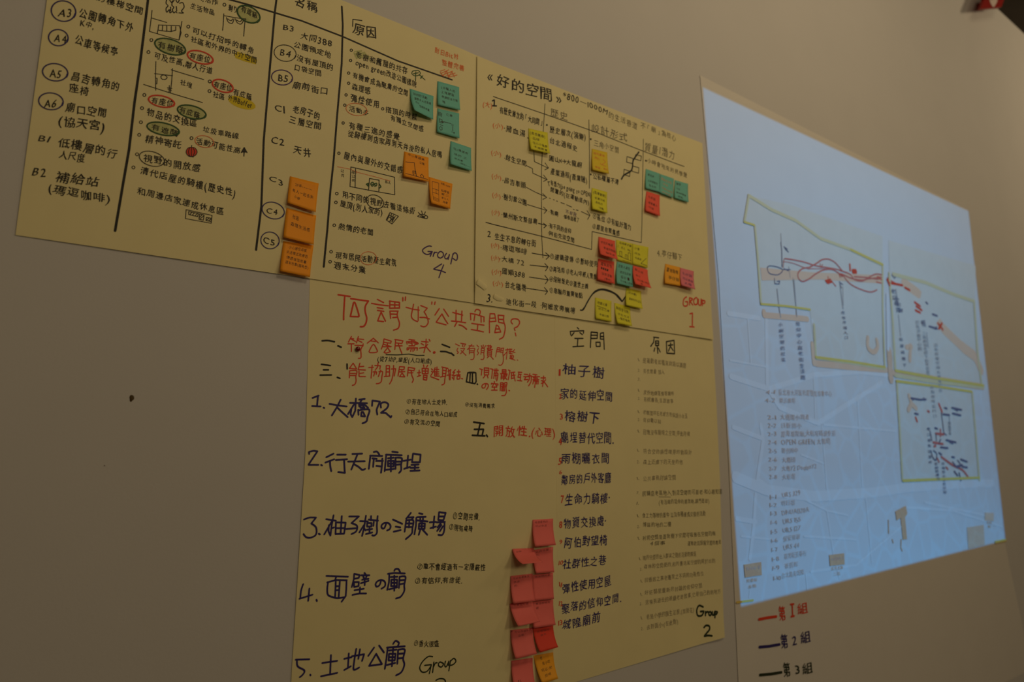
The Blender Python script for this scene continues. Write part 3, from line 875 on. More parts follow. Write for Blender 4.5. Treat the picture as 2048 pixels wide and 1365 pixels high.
# fourth column
T(g4, G4, 'thin', B_, ('老樹和舊屋的共存', 818, 452, 1228, 588, 60), ('open green改造公園樣貌', 818, 508, 1295, 690, 56),
  ('有機會成為聚集的空間', 795, 612, 1232, 758, 56), ('森理感', 790, 700, 938, 742, 60), ('彈性使用', 778, 790, 1008, 855, 66),
  ('搭頂的時候', 1052, 880, 1302, 948, 56), ('有獨立空間感', 1088, 940, 1352, 1040, 52), ('活動多', 765, 872, 928, 912, 52),
  ('有種三進的感覺', 762, 1008, 1165, 1100, 64), ('從騎樓到店家再到天井後的私人居嗎', 758, 1068, 1495, 1240, 60))
T(g4, G4, 'thin', D_, ('屋內與屋外的交錯感', 725, 75, 1188, 190, 66), ('用不同的視野去看這條街', 710, 375, 1285, 510, 60),
  ('屋頂(別人家的)', 695, 450, 1032, 520, 62), ('熱情的老闆', 685, 625, 962, 675, 62), ('現有居民活動產生氣氛', 662, 848, 1140, 915, 60),
  ('週末分業', 645, 925, 900, 975, 62), ('私人', 1050, 262, 1095, 274, 30))
dots(g4, G4, 'thin', B_, 6, [(788, 395), (783, 475), (768, 573), (768, 652), (748, 743), (738, 823), (1033, 852), (725, 962), (692, 1198)], 9)
dots(g4, G4, 'thin', D_, 6, [(675, 343), (668, 412), (655, 590), (630, 797), (622, 875)], 10)
T(g4, G4, 'orange_ink', B_, ('對日Bit材', 1432, 418, 1622, 478, 50), ('整體完善', 1488, 512, 1668, 568, 54))
S(g4, G4, 'orange_ink', B_, 5, '1480,560 1515,548; 1490,575 1545,550; 1500,590 1575,560; 1520,600 1595,575; 1540,608 1610,590; 1480,570 1500,600 1530,560 1545,608 1570,565 1590,605', 'scribble', 2)
EL(g4, G4, 'orange_ink', B_, 4, (828, 857, 80, 46, 10)); EL(g4, G4, 'orange_ink', D_, 4, (920, 848, 62, 50, 0)); EL(g4, G4, 'thin', D_, 5, (972, 408, 68, 50, 25))
S(g4, G4, 'hl_green', B_, 9, '815,405 870,400 815,425 885,415 818,440 895,430 830,455 930,445; 810,415 830,460 850,400 870,455 890,410 940,480', 'scribble', .5)
S(g4, G4, 'green_ink', B_, 6, '~1290,555 1265,560 1260,580 1280,595 1310,592 1325,575 1310,555 1290,555; 1290,565 1288,635; 1270,580 1310,572; ~1315,590 1335,600 1330,615; 1330,600 1362,628; 1325,615 1345,595', 'sketch')
S(g4, G4, 'thin', D_, 6, '785,135 950,172 1125,215 1127,352 955,322 778,288 785,135; 822,143 818,292; 930,225 1005,238 1003,325; 930,225 923,318', 'sketch')
S(g4, G4, 'green_ink', D_, 8, '~940,265 955,255 965,270 950,285 940,265; ~965,268 985,262 985,280 970,285; 905,270 920,262 920,285 905,270; 1008,270 1020,290 1008,300; 950,270 975,275', 'sketch')
S(g4, G4, 'orange_ink', D_, 4, '680,133 780,152 830,175 960,208 1092,245; 830,168 830,185', 'sketch')
for t_, x_, y_ in (('公', 702, 178), ('共', 705, 212), ('半', 788, 190), ('公', 788, 220), ('共', 788, 250)):
    T(g4, G4, 'thin', D_, (t_, x_, y_, x_ + 30, y_ + 6, 32))
S(g4, G4, 'thin', D_, 6, '~1305,520 1340,505 1380,520 1375,538 1340,530 1305,520; ~1335,508 1330,525 1350,532 1365,515; 1310,490 1325,505; 1335,478 1342,500; 1365,485 1358,502; 1340,515 1360,525; 1338,522 1358,530', 'sketch')
S(g4, G4, 'thin', D_, 6, '1090,490 1155,520 1105,580 1060,548 1090,490; 1080,510 1120,530 1085,560; 1075,520 1110,545; 1100,500 1095,560; 1115,510 1105,565; 1130,520 1108,560; 1085,505 1070,545', 'sketch')
S(g4, G4, 'purple', (830, 480, 15.17), 34, '~485,205 400,195 270,260 215,330 260,410 350,450 440,430 500,370; 380,360 510,365; 510,365 450,510; 575,380 535,510; ~545,450 600,390 655,390; ~760,360 680,430 680,520 760,560 840,500 840,410 760,360; ~940,420 890,500 900,570 950,580 1010,520 1030,450; 1030,450 990,600; 1140,430 1110,560 1070,740; ~1130,470 1190,400 1260,450 1270,560 1230,630 1140,570; 795,740 555,890; 560,900 780,945 910,1000; 855,770 780,950 710,1155', 'handwriting')

# ---- group 1 poster
T(g1, G1, 'black', E_, ('«', 162, 238, 218, 250, 88), ('好的空間', 232, 285, 678, 408, 108), ('»', 700, 412, 750, 425, 80))
T(g1, G1, 'thin', E_, ('*800', 755, 385, 885, 425, 62), ('—1000M', 890, 425, 1112, 512, 50))
T(g1, G1, 'grey_mid', E_, ('的生活巷道', 1112, 532, 1340, 628, 58), ('不「廟」為核心', 1362, 612, 1640, 722, 52))
T(g1, G1, 'orange_ink', E_, ('(大)', 128, 452, 208, 462, 50), ('(小)', 208, 610, 292, 622, 46), ('(小)', 195, 822, 278, 838, 46), ('(小)', 200, 1005, 278, 1022, 46),
  ('(小)', 205, 1152, 272, 1166, 46), ('(小)', 200, 1288, 264, 1292, 46))
T(g1, G1, 'orange_ink', F_, ('(小)', 195, 452, 262, 460, 46), ('(小)', 195, 548, 265, 560, 46), ('(小)', 200, 658, 278, 668, 46), ('(小)', 208, 748, 292, 758, 46))
S(g1, G1, 'black', E_, 10, '208,402 224,395 222,438; 204,440 240,441', 'handwriting')
S(g1, G1, 'thin', E_, 5, '215,368 600,500 1000,640 1380,792 1700,915', 'header_line')
S(g1, G1, 'thin', E_, 5, '617,425 600,700 590,950 590,1365 592,1480 600,1625', 'column_line')
S(g1, G1, 'thin', E_, 5, '960,550 965,800 963,1085', 'column_line')
S(g1, G1, 'thin', E_, 5, '1385,700 1380,1000 1375,1365 1370,1505 985,1420 980,1560 560,1450 155,1350', 'bracket_line')
T(g1, G1, 'thin', E_, ('有歷史層次的「大同間」', 262, 498, 605, 608, 62), ('·豬血湯', 295, 640, 468, 685, 58), ('·餘生空間', 298, 865, 475, 915, 52),
  ('·昌吉車頭', 285, 1040, 468, 1088, 54), ('·樹引雲公園', 282, 1168, 475, 1222, 54), ('·蘭州斯文整部廟', 278, 1312, 558, 1372, 52),
  ('歷史層次(演變)', 650, 650, 938, 712, 58), ('台北過程史', 650, 735, 872, 800, 54), ('圓山↔大龍峒', 645, 868, 908, 928, 50),
  ('產業過程(產業鏈)', 658, 975, 948, 1050, 56), ('有潛力(be going to OPEN)', 658, 1062, 978, 1155, 46), ('閒置的(在運動是內)', 655, 1112, 962, 1220, 46),
  ('·有廟', 645, 1285, 722, 1312, 46), ('·都像這樣了', 758, 1318, 885, 1352, 38), ('公私權屬不清', 990, 1008, 1195, 1062, 52))
T(g1, G1, 'purple', E_, ('不有我', 775, 1282, 865, 1308, 40))
T(g1, G1, 'grey_mid', E_, ('歷史', 655, 520, 800, 562, 70), ('設計形式', 975, 640, 1265, 730, 76), ('質量/潛力', 1392, 788, 1632, 866, 76),
  ('三角小空間', 998, 748, 1198, 815, 54), ('·小時會地來的見學覺', 1405, 880, 1725, 1008, 44))
dots(g1, G1, 'thin', E_, 8, [(632, 590), (630, 810), (975, 700), (975, 975), (1405, 868)], 3)
T(g1, G1, 'thin', F_, ('生生不息的轉仔街', 222, 388, 548, 455, 58), ('·瑪逗咖啡', 268, 472, 478, 512, 52), ('·大橋 72', 262, 558, 458, 594, 46),
  ('·國順388', 265, 660, 462, 694, 54), ('台北橋墩', 302, 768, 472, 800, 60), ('迪化街一段', 308, 902, 552, 928, 58), ('·阿嬤家旁廣場', 578, 928, 850, 975, 54),
  ('①連鎖遠傳 ②暫時使用', 652, 542, 1030, 610, 54), ('②再活用 ③老人/年輕人聚集', 648, 638, 1020, 706, 50), ('④保險歷史⑤遺世主義', 648, 718, 955, 785, 50),
  ('①串聯的重要節點', 648, 805, 910, 856, 50), ('·有不同的信仰', 640, 300, 822, 350, 46), ('·阿伯交流空間', 638, 358, 848, 420, 44),
  ('①區位 ②有設計潛力', 988, 228, 1292, 325, 54), ('③鄰里有聚集感', 985, 308, 1202, 370, 50))
T(g1, G1, 'black', F_, ('2', 163, 366, 200, 374, 58), ('3.', 160, 876, 208, 884, 78))
T(g1, G1, 'grey_mid', F_, ('4.亭仔腳下', 1490, 518, 1690, 560, 58))
S(g1, G1, 'thin', E_, 5, '480,690 500,695 | 530,790 535,875 640,925; 618,885 645,925 615,940 | 470,905 520,930 522,965 630,1015; 605,980 635,1015 605,1030 | 470,1075 545,1115 625,1150; 600,1125 630,1155 600,1170 | 480,1210 625,1255; 605,1230 632,1255 610,1280', 'arrow')
S(g1, G1, 'thin', E_, 5, '650,1160 660,1163; 682,1172 690,1175; 705,1182 715,1185; 740,1195 770,1205; 785,1212 825,1230; 838,1246 845,1250; 860,1252 875,1256; 900,1265 965,1295; 945,1258 968,1292 950,1325 | 640,1030 650,1065; 640,1035 655,1032', 'arrow')
S(g1, G1, 'thin', F_, 6, '565,265 625,280; 605,265 628,282 608,300 | 515,497 650,520; 622,495 652,520 625,545 | 500,590 635,605; 615,578 640,605 620,635 | 495,683 640,705; 615,670 642,705 620,735 | 472,770 635,795; 612,765 637,795 618,820', 'arrow')
S(g1, G1, 'black', F_, 9, '~890,942 915,935 950,870 1000,800 1050,778 1110,785 1170,815 1200,845 1218,872; 1175,828 1218,875; 1218,875 1252,825', 'arrow')
S(g1, G1, 'black', F_, 7, '~905,940 935,900 985,820 1045,785 1105,792 1160,815 1195,850 1215,870', 'arrow')
S(g1, G1, 'black', E_, 10, '~1350,800 1325,835 1305,870 1300,920 1285,950 1250,970 1230,985 1215,1012', 'sketch')
S(g1, G1, 'thin', E_, 5, '1258,835 1305,850 1300,890 1255,878 1258,835; 1325,820 1370,832 1365,868 1320,855 1325,820; 1300,908 1350,922 1348,965 1298,950 1300,908; 1235,935 1282,950 1278,990 1232,975 1235,935', 'sketch')
S(g1, G1, 'red', (1180, 460, 6.825), 16, '~1305,920 1270,950 1260,1020 1280,1045 1315,1035 1320,985; 1290,985 1320,985; 1345,930 1345,1030; ~1345,930 1385,950 1350,980; 1350,980 1390,1030; ~1430,930 1400,970 1415,1025 1450,1010 1450,950 1430,930; ~1465,950 1465,1020 1495,1030 1500,950; 1515,960 1515,1040; ~1515,970 1550,975 1545,1005 1515,1010; 1350,1150 1385,1140 1380,1325; 1345,1325 1405,1330', 'handwriting')

# ---- group 2 poster
S(g2, G2, 'black', I_, 9, '250,100 262,112; 195,130 200,160; 200,130 300,125 298,145; 225,140 205,165; 270,140 290,155; 230,185 295,185; 255,190 250,245; 215,250 300,245; 358,135 352,255; 358,135 408,140 405,185; 355,160 405,160; 358,185 400,185; 430,150 430,190; 430,145 455,140 460,270; 430,170 455,170; 430,190 455,190; 395,215 398,248 428,248 428,215 395,215', 'handwriting')
S(g2, G2, 'black', I_, 9, '845,175 885,180; 850,180 845,215 822,248; 860,205 860,240 885,240 885,205 860,205; 860,222 885,222; 872,240 878,300; 855,260 848,285; 882,260 896,290; 945,210 948,300 1008,305; 945,210 1005,200 1008,305; 960,240 995,235; 978,220 975,250 960,285; 978,250 998,280', 'handwriting')
T(g2, G2, 'navy', I_, ('柚子樹', 125, 470, 468, 500, 102), ('家的延伸空間', 112, 660, 528, 680, 92), ('榕樹下', 142, 832, 425, 850, 100),
  ('廟埕替代空間.', 112, 1010, 535, 1008, 98), ('雨棚曬衣間', 118, 1170, 502, 1164, 92), ('鄰房的戶外客廳', 118, 1335, 512, 1308, 90))
T(g2, G2, 'navy', J_, ('生命力騎樓·', 143, 196, 490, 178, 92), ('物資交換處·', 132, 378, 462, 348, 92), ('阿伯對望椅', 138, 524, 470, 498, 90),
  ('社群性之巷', 130, 686, 462, 650, 86), ('彈性使用空屋', 126, 870, 500, 800, 88), ('聚落的信仰空間.', 122, 1020, 575, 935, 84), ('城隍廟前', 126, 1152, 420, 1080, 86))
T(g2, G2, 'red', I_, ('1', 96, 474, 126, 474, 62), ('2', 103, 655, 130, 655, 48), ('3', 110, 820, 138, 820, 62), ('4', 100, 1018, 130, 1018, 66),
  ('5', 100, 1165, 130, 1165, 64), ('6', 105, 1246, 132, 1246, 42), level=2)
T(g2, G2, 'red', J_, ('7', 115, 185, 142, 185, 78), ('8', 104, 370, 132, 370, 66), ('9', 104, 490, 130, 490, 46), ('10', 100, 650, 138, 650, 46),
  ('11', 102, 815, 130, 815, 46), ('12', 102, 960, 134, 960, 46), ('13', 98, 1105, 132, 1105, 46), level=2)
GI = 'grey_ink'
T(g2, G2, GI, I_, ('1.', 722, 362, 742, 364, 28), ('是運動者如看來說話以讀題', 760, 375, 1100, 418, 46), ('2.', 720, 442, 742, 444, 28), ('有衣幣量 加入', 762, 460, 930, 468, 44), ('3.', 720, 515, 742, 515, 30),
  ('1.', 722, 602, 742, 602, 28), ('家外地傳落情感細呼', 765, 628, 1005, 638, 42), ('2.', 720, 662, 742, 662, 28), ('有桃書長.言說故事', 765, 680, 1000, 696, 42),
  ('1.', 720, 768, 742, 768, 28), ('老樹加祥石老經方市保說小台玉', 762, 780, 1110, 812, 42), ('2.', 720, 828, 742, 828, 28), ('信仰聽以前', 762, 838, 905, 852, 40),
  ('1.', 720, 920, 742, 920, 28), ('回應沒有廟埕之空間,停此時候', 762, 935, 1130, 950, 44), ('1.', 715, 1070, 738, 1070, 28), ('符合空的麻性晴旁的動設計', 762, 1085, 1145, 1095, 44),
  ('2.', 712, 1158, 738, 1158, 30), ('森上近庫下的天坐的他', 762, 1170, 1075, 1168, 44), ('1.', 712, 1290, 738, 1290, 28), ('公共事務討論空間', 760, 1300, 1020, 1290, 46))
T(g2, G2, 'grey_mid', J_, ('7.', 690, 110, 712, 110, 28), ('房舖店老區地入,對店空間的可能老·和心跟知道', 732, 125, 1340, 110, 44), ('I.', 690, 190, 712, 190, 30), ('(有活絡的話你的開放時,講門面說)', 860, 188, 1242, 180, 40),
  ('1.', 692, 285, 714, 285, 26), ('食工力等物的集中 以及各種養成交換的活動', 732, 292, 1215, 278, 44), ('2.', 692, 365, 714, 365, 26), ('博區的地的二樓', 735, 362, 955, 356, 40),
  ('1.', 697, 455, 718, 455, 26), ('利用空間是面對樹下空間可吸景在空間的樹', 732, 462, 1288, 425, 40), ('4個事', 790, 500, 910, 495, 36), ('運動的話說服空間的意思', 1078, 502, 1330, 492, 40))
T(g2, G2, GI, J_, ('1.', 707, 610, 728, 610, 26), ('城的空間的出入群與之間的活動的關係', 735, 612, 1145, 580, 42), ('2.', 712, 688, 736, 688, 26), ('森林的空間使的.和的畫活和空間的時於出的', 745, 680, 1285, 630, 40),
  ('1.', 720, 780, 740, 780, 26), ('回應居之喜老畫家之不同的功能性位', 750, 782, 1200, 730, 42), ('1.', 718, 880, 738, 880, 26), ('好好鄰里重新的討論的信仰空間', 750, 880, 1190, 820, 42),
  ('2.', 712, 950, 736, 950, 26), ('效果與過去的連續老是故事,它是自己的的地方', 755, 952, 1325, 860, 42), ('1.', 722, 1060, 742, 1060, 28), ('老是小學的園生活態.(加後花)', 762, 1062, 1130, 1005, 44),
  ('2.', 722, 1140, 745, 1140, 28), ('去對面小·(在此對)', 765, 1140, 1008, 1092, 42))
S(g2, G2, GI, J_, 4, '860,130 948,132', 'drawn_line')
S(g2, G2, 'dgreen', J_, 12, '~1195,965 1165,955 1148,990 1155,1030 1185,1030 1200,1000; 1175,1000 1200,998; 1212,1000 1212,1030; ~1212,1015 1222,1002 1232,1003; ~1245,1000 1235,1015 1245,1030 1255,1015 1245,1000; ~1262,1000 1262,1022 1272,1025 1278,1000; 1282,998 1280,1045; ~1282,1000 1298,1002 1292,1018 1282,1018; ~1200,1120 1215,1105 1238,1110 1238,1135 1215,1165 1200,1185; ~1200,1185 1225,1180 1255,1182', 'handwriting')

# ---- group 3 poster: traced headline and numbered lines
FA = (660, 570, 10.24); FB = (850, 600, 10.24); FC = (630, 660, 8.533); FD = (860, 660, 8.192)
FE = (610, 780, 7.583); FF = (590, 1010, 6.4); FG = (590, 1120, 8.533); FH = (580, 1260, 6.0235)
HW = 'handwriting'
S(g3, G3, 'red', FA, 33, '165,205 410,240; 300,235 278,600 277,715; 425,285 785,335; ~785,335 730,420 715,500 725,580 750,680 735,780 690,850 620,860; 480,370 415,650 575,655; ~480,370 515,380 590,620 575,655', HW)
S(g3, G3, 'red', FA, 27, '968,300 1095,365; 850,380 1000,410 1190,430; 965,468 1085,490; 970,525 1100,545; 1045,560 980,725 975,740 1095,755; 1045,560 1135,745; 1225,330 1220,480; 1215,335 1420,360 1420,480; 1225,480 1425,475; 1225,410 1420,415; 1325,345 1325,480; 1225,540 1240,690; 1225,540 1395,540; ~1385,545 1375,620 1390,690 1420,790 1395,890 1300,930; 1235,600 1370,605; 1285,672 1375,665; 1490,262 1490,330; 1545,250 1540,320', HW)
S(g3, G3, 'red', FA, 24, '1555,460 1690,500 1825,520; ~1710,400 1685,520 1665,640 1700,710 1790,755; 1805,450 1805,735; 1855,425 1990,480 1925,555; ~1925,555 1975,640 2010,760 1970,840 1910,860 1855,840; 1840,668 1940,670 2035,700', HW)
S(g3, G3, 'red', FB, 25, '140,45 135,90; 205,45 195,95; 290,180 200,315; 380,190 480,340; 345,290 280,380 225,460 430,515; 345,290 405,400 465,490', HW)
S(g3, G3, 'red', FB, 26, '565,260 770,315; 635,215 630,430; 755,230 745,430; 540,435 700,450 830,470; 650,460 605,545; ~695,515 770,540 850,605', HW)
S(g3, G3, 'red', FB, 24, '~1020,245 1040,205 1090,200 1130,240 1115,310; 925,280 1040,300 1210,355; 930,290 935,410; 1020,310 1000,430; 1145,345 1148,460; 1205,355 1205,450; 955,485 1205,520; 1080,500 1070,610; 945,610 1070,630 1195,660', HW)
S(g3, G3, 'red', FB, 24, '1330,285 1315,450 1318,675; 1330,285 1425,290 1450,440 1325,450; 1325,380 1435,375; 1495,315 1505,460 1605,480; 1495,315 1615,325; ~1610,325 1610,440 1640,560 1620,700 1590,770 1520,810; 1510,400 1600,405; 1460,520 1425,675; 1460,520 1500,540 1550,660 1425,675; 1450,600 1510,600', HW)
S(g3, G3, 'red', FB, 24, '~1790,495 1760,450 1780,400 1850,390 1910,410 1935,470 1890,550 1830,580 1840,630; 1845,680 1860,740', HW)
S(g3, G3, 'black', FB, 32, '345,915 500,975; ~315,1060 420,1065 510,1095; 530,1095 585,1140', HW)
for t_ in ('620,905 700,945; ~670,990 650,1040 680,1080 655,1100; 725,890 830,910; 775,900 765,960; 830,910 790,970; 725,1000 810,1000 770,1060 720,1110; 735,1040 835,1140',
           '895,945 1000,950; 955,915 870,1020; ~870,1010 1010,995 1000,1060 1000,1180 970,1225 930,1225; 905,1010 905,1110; 920,1045 1000,1045; 915,1080 1000,1080',
           '1060,930 1095,970; ~1090,1000 1070,1050 1090,1090 1065,1130; 1150,940 1165,985; 1190,925 1185,985; 1240,940 1210,985; 1150,1000 1140,1120; ~1150,1000 1210,1000 1200,1100 1205,1180 1180,1225 1140,1220; 1150,1040 1200,1040; 1150,1080 1200,1080',
           '1265,945 1360,950 1350,990 1270,990 1280,1030 1380,1020; 1300,930 1295,1030; 1335,930 1330,1030; 1275,1050 1275,1150; 1275,1050 1360,1050 1355,1150 1275,1150; 1280,1085 1355,1085; 1280,1115 1355,1115; 1300,1160 1270,1190; 1340,1155 1395,1220',
           '1475,985 1440,1170; 1475,985 1530,985 1520,1070; 1470,1025 1525,1025; 1465,1065 1520,1065; 1555,995 1545,1080; 1555,995 1610,990; ~1610,990 1590,1080 1600,1200 1590,1290 1550,1340 1500,1335; 1555,1035 1600,1035; 1550,1075 1600,1075',
           '1640,1030 1700,1020; 1685,1000 1660,1220; 1680,1060 1610,1140; 1720,1010 1720,1100 1790,1110; 1720,1010 1780,1015; 1750,1010 1750,1105; 1725,1060 1785,1060; 1830,1020 1790,1070 1840,1080; 1740,1140 1745,1195 1800,1200 1810,1150 1740,1140; 1770,1145 1770,1195; 1730,1200 1840,1240; 1885,1235 1895,1240'):
    S(g3, G3, 'red', FB, 18, t_, HW)
S(g3, G3, 'black', FC, 30, '~120,190 220,185 330,205; 390,275 445,298', HW)
S(g3, G3, 'black', FC, 28, '108,590 262,612; 142,684 228,684; 85,775 278,772; 378,812 425,832; 545,585 547,670', HW)
for t_ in ('620,115 570,210; 600,150 690,200; 600,150 660,155; 740,115 705,225; 720,155 830,165; 730,180 800,215; 560,240 665,240; 620,240 620,370; 680,265 820,270; 820,240 815,280; ~810,280 780,340 785,420 780,480 740,488',
           '995,145 890,230; 995,145 1080,225; 940,190 1030,200; ~995,250 930,350 930,385 1000,390 1060,375 1050,330 995,250',
           '1175,155 1300,195 1290,230 1170,215; 1175,160 1165,240 1130,330; 1175,250 1300,290; 1235,225 1235,310; 1160,290 1295,290; 1235,310 1175,385 1210,400 1285,375 1240,310',
           '1360,165 1500,190 1480,235 1380,225; 1375,170 1360,335; 1370,275 1485,275; ~1420,235 1440,300 1480,405',
           '1600,165 1700,180; 1560,205 1570,245; ~1560,205 1700,205 1760,235 1700,255; 1650,175 1655,265; 1590,225 1640,230; 1680,225 1730,230; 1600,275 1700,275; ~1570,310 1570,345 1600,330; 1575,310 1745,310 1740,350; 1640,320 1630,370; 1670,320 1670,370; 1700,320 1695,350',
           '1815,200 1930,210; 1895,160 1890,260 1855,390; 1810,235 1850,260; 1780,315 1880,300; 1920,250 1890,285; 1890,285 1965,375; 1945,165 1960,195; ~2030,375 2048,385 2030,400 2015,390 2030,375',
           '650,570 585,660 710,670 650,570; 590,700 585,820; ~590,700 710,700 695,800 700,870 680,930 635,950; 600,745 690,745; 600,780 690,780; 765,570 735,680 860,688; 750,630 830,625; 750,705 750,790 770,800 860,800; 770,745 830,735',
           '915,645 995,640; 975,605 955,825; 1075,565 1065,640 1030,680; 1020,610 1115,615 1105,670; 990,720 1050,720 1045,760; 1025,700 1000,790; ~1090,715 1150,715 1140,800 1130,880 1090,915 1045,920; 1120,690 1080,800',
           '1215,610 1210,790; 1215,610 1270,615 1270,785; 1215,665 1270,665; 1215,720 1270,720; 1180,800 1275,790; 1300,670 1375,665 1350,790; ~1340,610 1335,720 1310,850 1270,925',
           '1440,630 1525,635 1515,680 1435,680; 1440,630 1430,700 1415,790; 1435,720 1530,715; 1480,690 1480,740; 1480,745 1440,800 1530,805 1490,745',
           '1590,640 1700,660 1685,700 1590,690; 1590,640 1575,790; 1590,735 1670,735; ~1640,700 1650,780 1675,850 1655,900',
           '1745,735 1800,730; 1775,690 1770,790; 1745,800 1800,780; 1850,600 1855,640; 1920,605 1900,640; 1825,660 1830,750 1925,750 1930,665 1825,660; 1880,660 1880,750; 1825,705 1925,705; 1850,775 1845,850 1900,860 1910,780 1850,775; 1850,815 1905,815'):
    S(g3, G3, 'red', FC, 19, t_, HW)
S(g3, G3, 'dgreen', FC, 16, '1210,425 1400,430 1600,415 1740,440 1860,438', 'underline')
T(g3, G3, 'black', FC, ('(從7幼P,單配(人口組成)', 1055, 540, 1990, 590, 100))
for t_ in ('20,640 40,660; ~20,680 40,700 10,750; 10,770 140,820; 80,620 55,690; 70,650 75,760; 75,650 140,650; 75,690 140,690; 75,725 140,725; 75,760 150,760; 110,610 105,760',
           '190,610 290,635; 205,620 200,770; ~265,630 255,720 240,800 230,880 190,905; 205,665 255,670; 200,715 255,720; 165,775 255,760; 290,680 340,660; 275,745 340,740; 300,650 315,820; 330,650 325,820',
           '410,655 370,700 400,700 360,750 420,750; 390,755 385,820; 360,780 370,800; 440,690 490,690; 465,660 465,740; 430,740 490,740; 440,760 440,810 485,805 485,760 440,760; 512,800 530,805',
           '810,640 855,655; 845,655 835,745; 885,625 960,630 955,740 885,740 885,625; 885,665 955,665; 885,700 955,700; 900,745 870,790; 930,745 945,790',
           '985,640 1030,650; 1020,650 1005,800; 1040,670 1115,665; 1060,640 1060,700; 1090,640 1090,700; 1050,700 1040,800; ~1055,715 1105,715 1100,790 1085,840; 1060,750 1100,750; 1075,715 1075,810',
           '1180,655 1180,705 1240,705 1240,655 1180,655; 1180,680 1240,680; 1150,720 1260,725; 1165,725 1160,810; 1165,760 1200,760; 1165,790 1200,790; 1205,725 1200,820; 1215,740 1255,745 1200,820; 1215,760 1250,815',
           '1280,660 1310,675; 1305,675 1275,820; 1330,700 1330,805; 1330,800 1370,790; 1320,705 1385,695; 1330,750 1390,745; 1360,700 1390,840',
           '1440,695 1500,700; 1455,700 1435,780 1480,780; 1480,730 1475,835; 1445,735 1490,735; 1425,830 1500,840',
           '1540,730 1600,735; 1530,770 1610,770; 1570,770 1540,820 1600,815; 1600,760 1655,755; ~1655,755 1650,850 1610,920; 1630,720 1620,820 1590,860',
           '1680,730 1750,740; 1665,770 1790,770; 1720,735 1715,810; 1690,790 1760,795; 1680,820 1780,820; 1690,840 1680,890; 1700,840 1770,845 1765,890; 1725,830 1710,945; 1745,845 1740,890',
           '1815,790 1890,790; 1860,760 1840,930; 1820,830 1845,845; 1820,880 1860,865; 1890,820 1865,850; 1865,850 1925,935',
           '~910,900 890,950 850,950 850,910 890,885 940,890 950,930 920,980',
           '1050,850 1050,880; 1000,895 1000,880 1110,890 1105,910; 1035,895 1015,930; 1070,895 1090,925; 1010,940 1090,940; 1050,940 1050,990; 1000,990 1095,990',
           '1150,870 1145,1000; 1150,870 1190,870 1190,930; 1150,900 1190,900; 1150,930 1190,930; 1210,875 1205,935 1240,935; 1215,905 1240,905; ~1210,875 1255,870 1240,950 1245,1020 1220,1075 1170,1080; 1175,950 1170,1000 1215,1000 1210,950 1175,950; 1175,975 1210,975; 1285,995 1300,1000'):
    S(g3, G3, 'red', FD, 18, t_, HW)
S(g3, G3, 'black', FD, 23, '615,705 590,855 730,885; 615,705 745,705 750,850 730,885; 655,710 645,860; 690,710 690,870; 640,700 720,700; 765,890 775,895', HW)
S(g3, G3, 'black', G_, 13, '1390,1080 1470,1092; 1440,1090 1420,1180; 1395,1135 1465,1135 1455,1180; 1380,1180 1475,1185; 1487,1178 1495,1190', HW)
T(g3, G3, 'red', G_, ('開放性.', 1530, 1195, 1825, 1195, 92), ('(心理)', 1828, 1188, 2012, 1192, 78))
T(g3, G3, 'thin', G_, ('①有在地人士支持.', 880, 945, 1190, 952, 46), ('②自己符合在地人口組成', 872, 1022, 1268, 1048, 46), ('③有交流の空間', 862, 1095, 1138, 1118, 48), ('④沒有消費需求', 1322, 965, 1552, 980, 40))
for t_ in ('112,125 205,90 195,90 180,245; 105,248 235,255; 280,272 290,278', '370,215 480,235 630,255; 540,150 480,270 405,390; 480,265 560,340 645,415',
           '680,200 940,205; 770,135 760,320 715,415 690,370 700,300; 740,225 650,370; 820,150 905,140; 860,150 815,230; ~820,255 870,210 955,275; 845,235 840,275 900,275 870,235; 805,305 810,380; ~805,315 970,300 945,420 930,480 870,510; 855,340 850,400 910,405 880,340 855,340',
           '1020,170 1015,245; 1020,165 1135,180; ~1135,180 1100,260 1085,310 1095,375', '~1150,270 1150,210 1210,190 1260,220 1240,280 1150,350; 1150,350 1220,350 1300,420; 1310,400 1295,420',
           '60,975 55,945 130,925 185,935; 185,935 50,1135; 50,1140 200,1140; 240,1140 255,1148', '430,970 320,1025; 440,1055 305,1105; ~375,1090 380,1160 395,1235; 485,985 615,985; 465,1065 635,1055; 590,1065 595,1170 600,1260; 500,1250 605,1260',
           '715,975 865,970; 650,1090 905,1085; 795,975 700,1210; ~740,1130 810,1170 865,1215 910,1200', '~1040,945 1090,940 1125,985; 985,1000 1170,1005; 990,1000 965,1200; 1020,1040 1085,1050; 1040,1060 1030,1170; 1075,1080 1180,1080; 1170,1045 1165,1150 1150,1260; 1080,1155 1150,1165',
           '1320,940 1405,950; 1225,985 1465,995; 1230,985 1205,1235; 1255,1040 1345,1030; 1300,1010 1300,1240; 1255,1080 1255,1160 1340,1165 1345,1080 1255,1080; 1255,1120 1340,1120; 1220,1215 1350,1200; 1370,1035 1370,1200; ~1370,1030 1465,1040 1455,1140 1455,1220 1425,1260; 1375,1090 1450,1090; 1370,1140 1450,1130',
           '1490,1080 1600,1060; 1560,1000 1545,1190; 1500,1200 1590,1170; 1635,970 1620,1100 1740,1100 1750,985 1635,970; 1610,1140 1720,1135; 1600,1185 1720,1180; 1665,1140 1660,1220; 1595,1230 1735,1225'):
    S(g3, G3, 'navy', FE, 28, t_, HW)
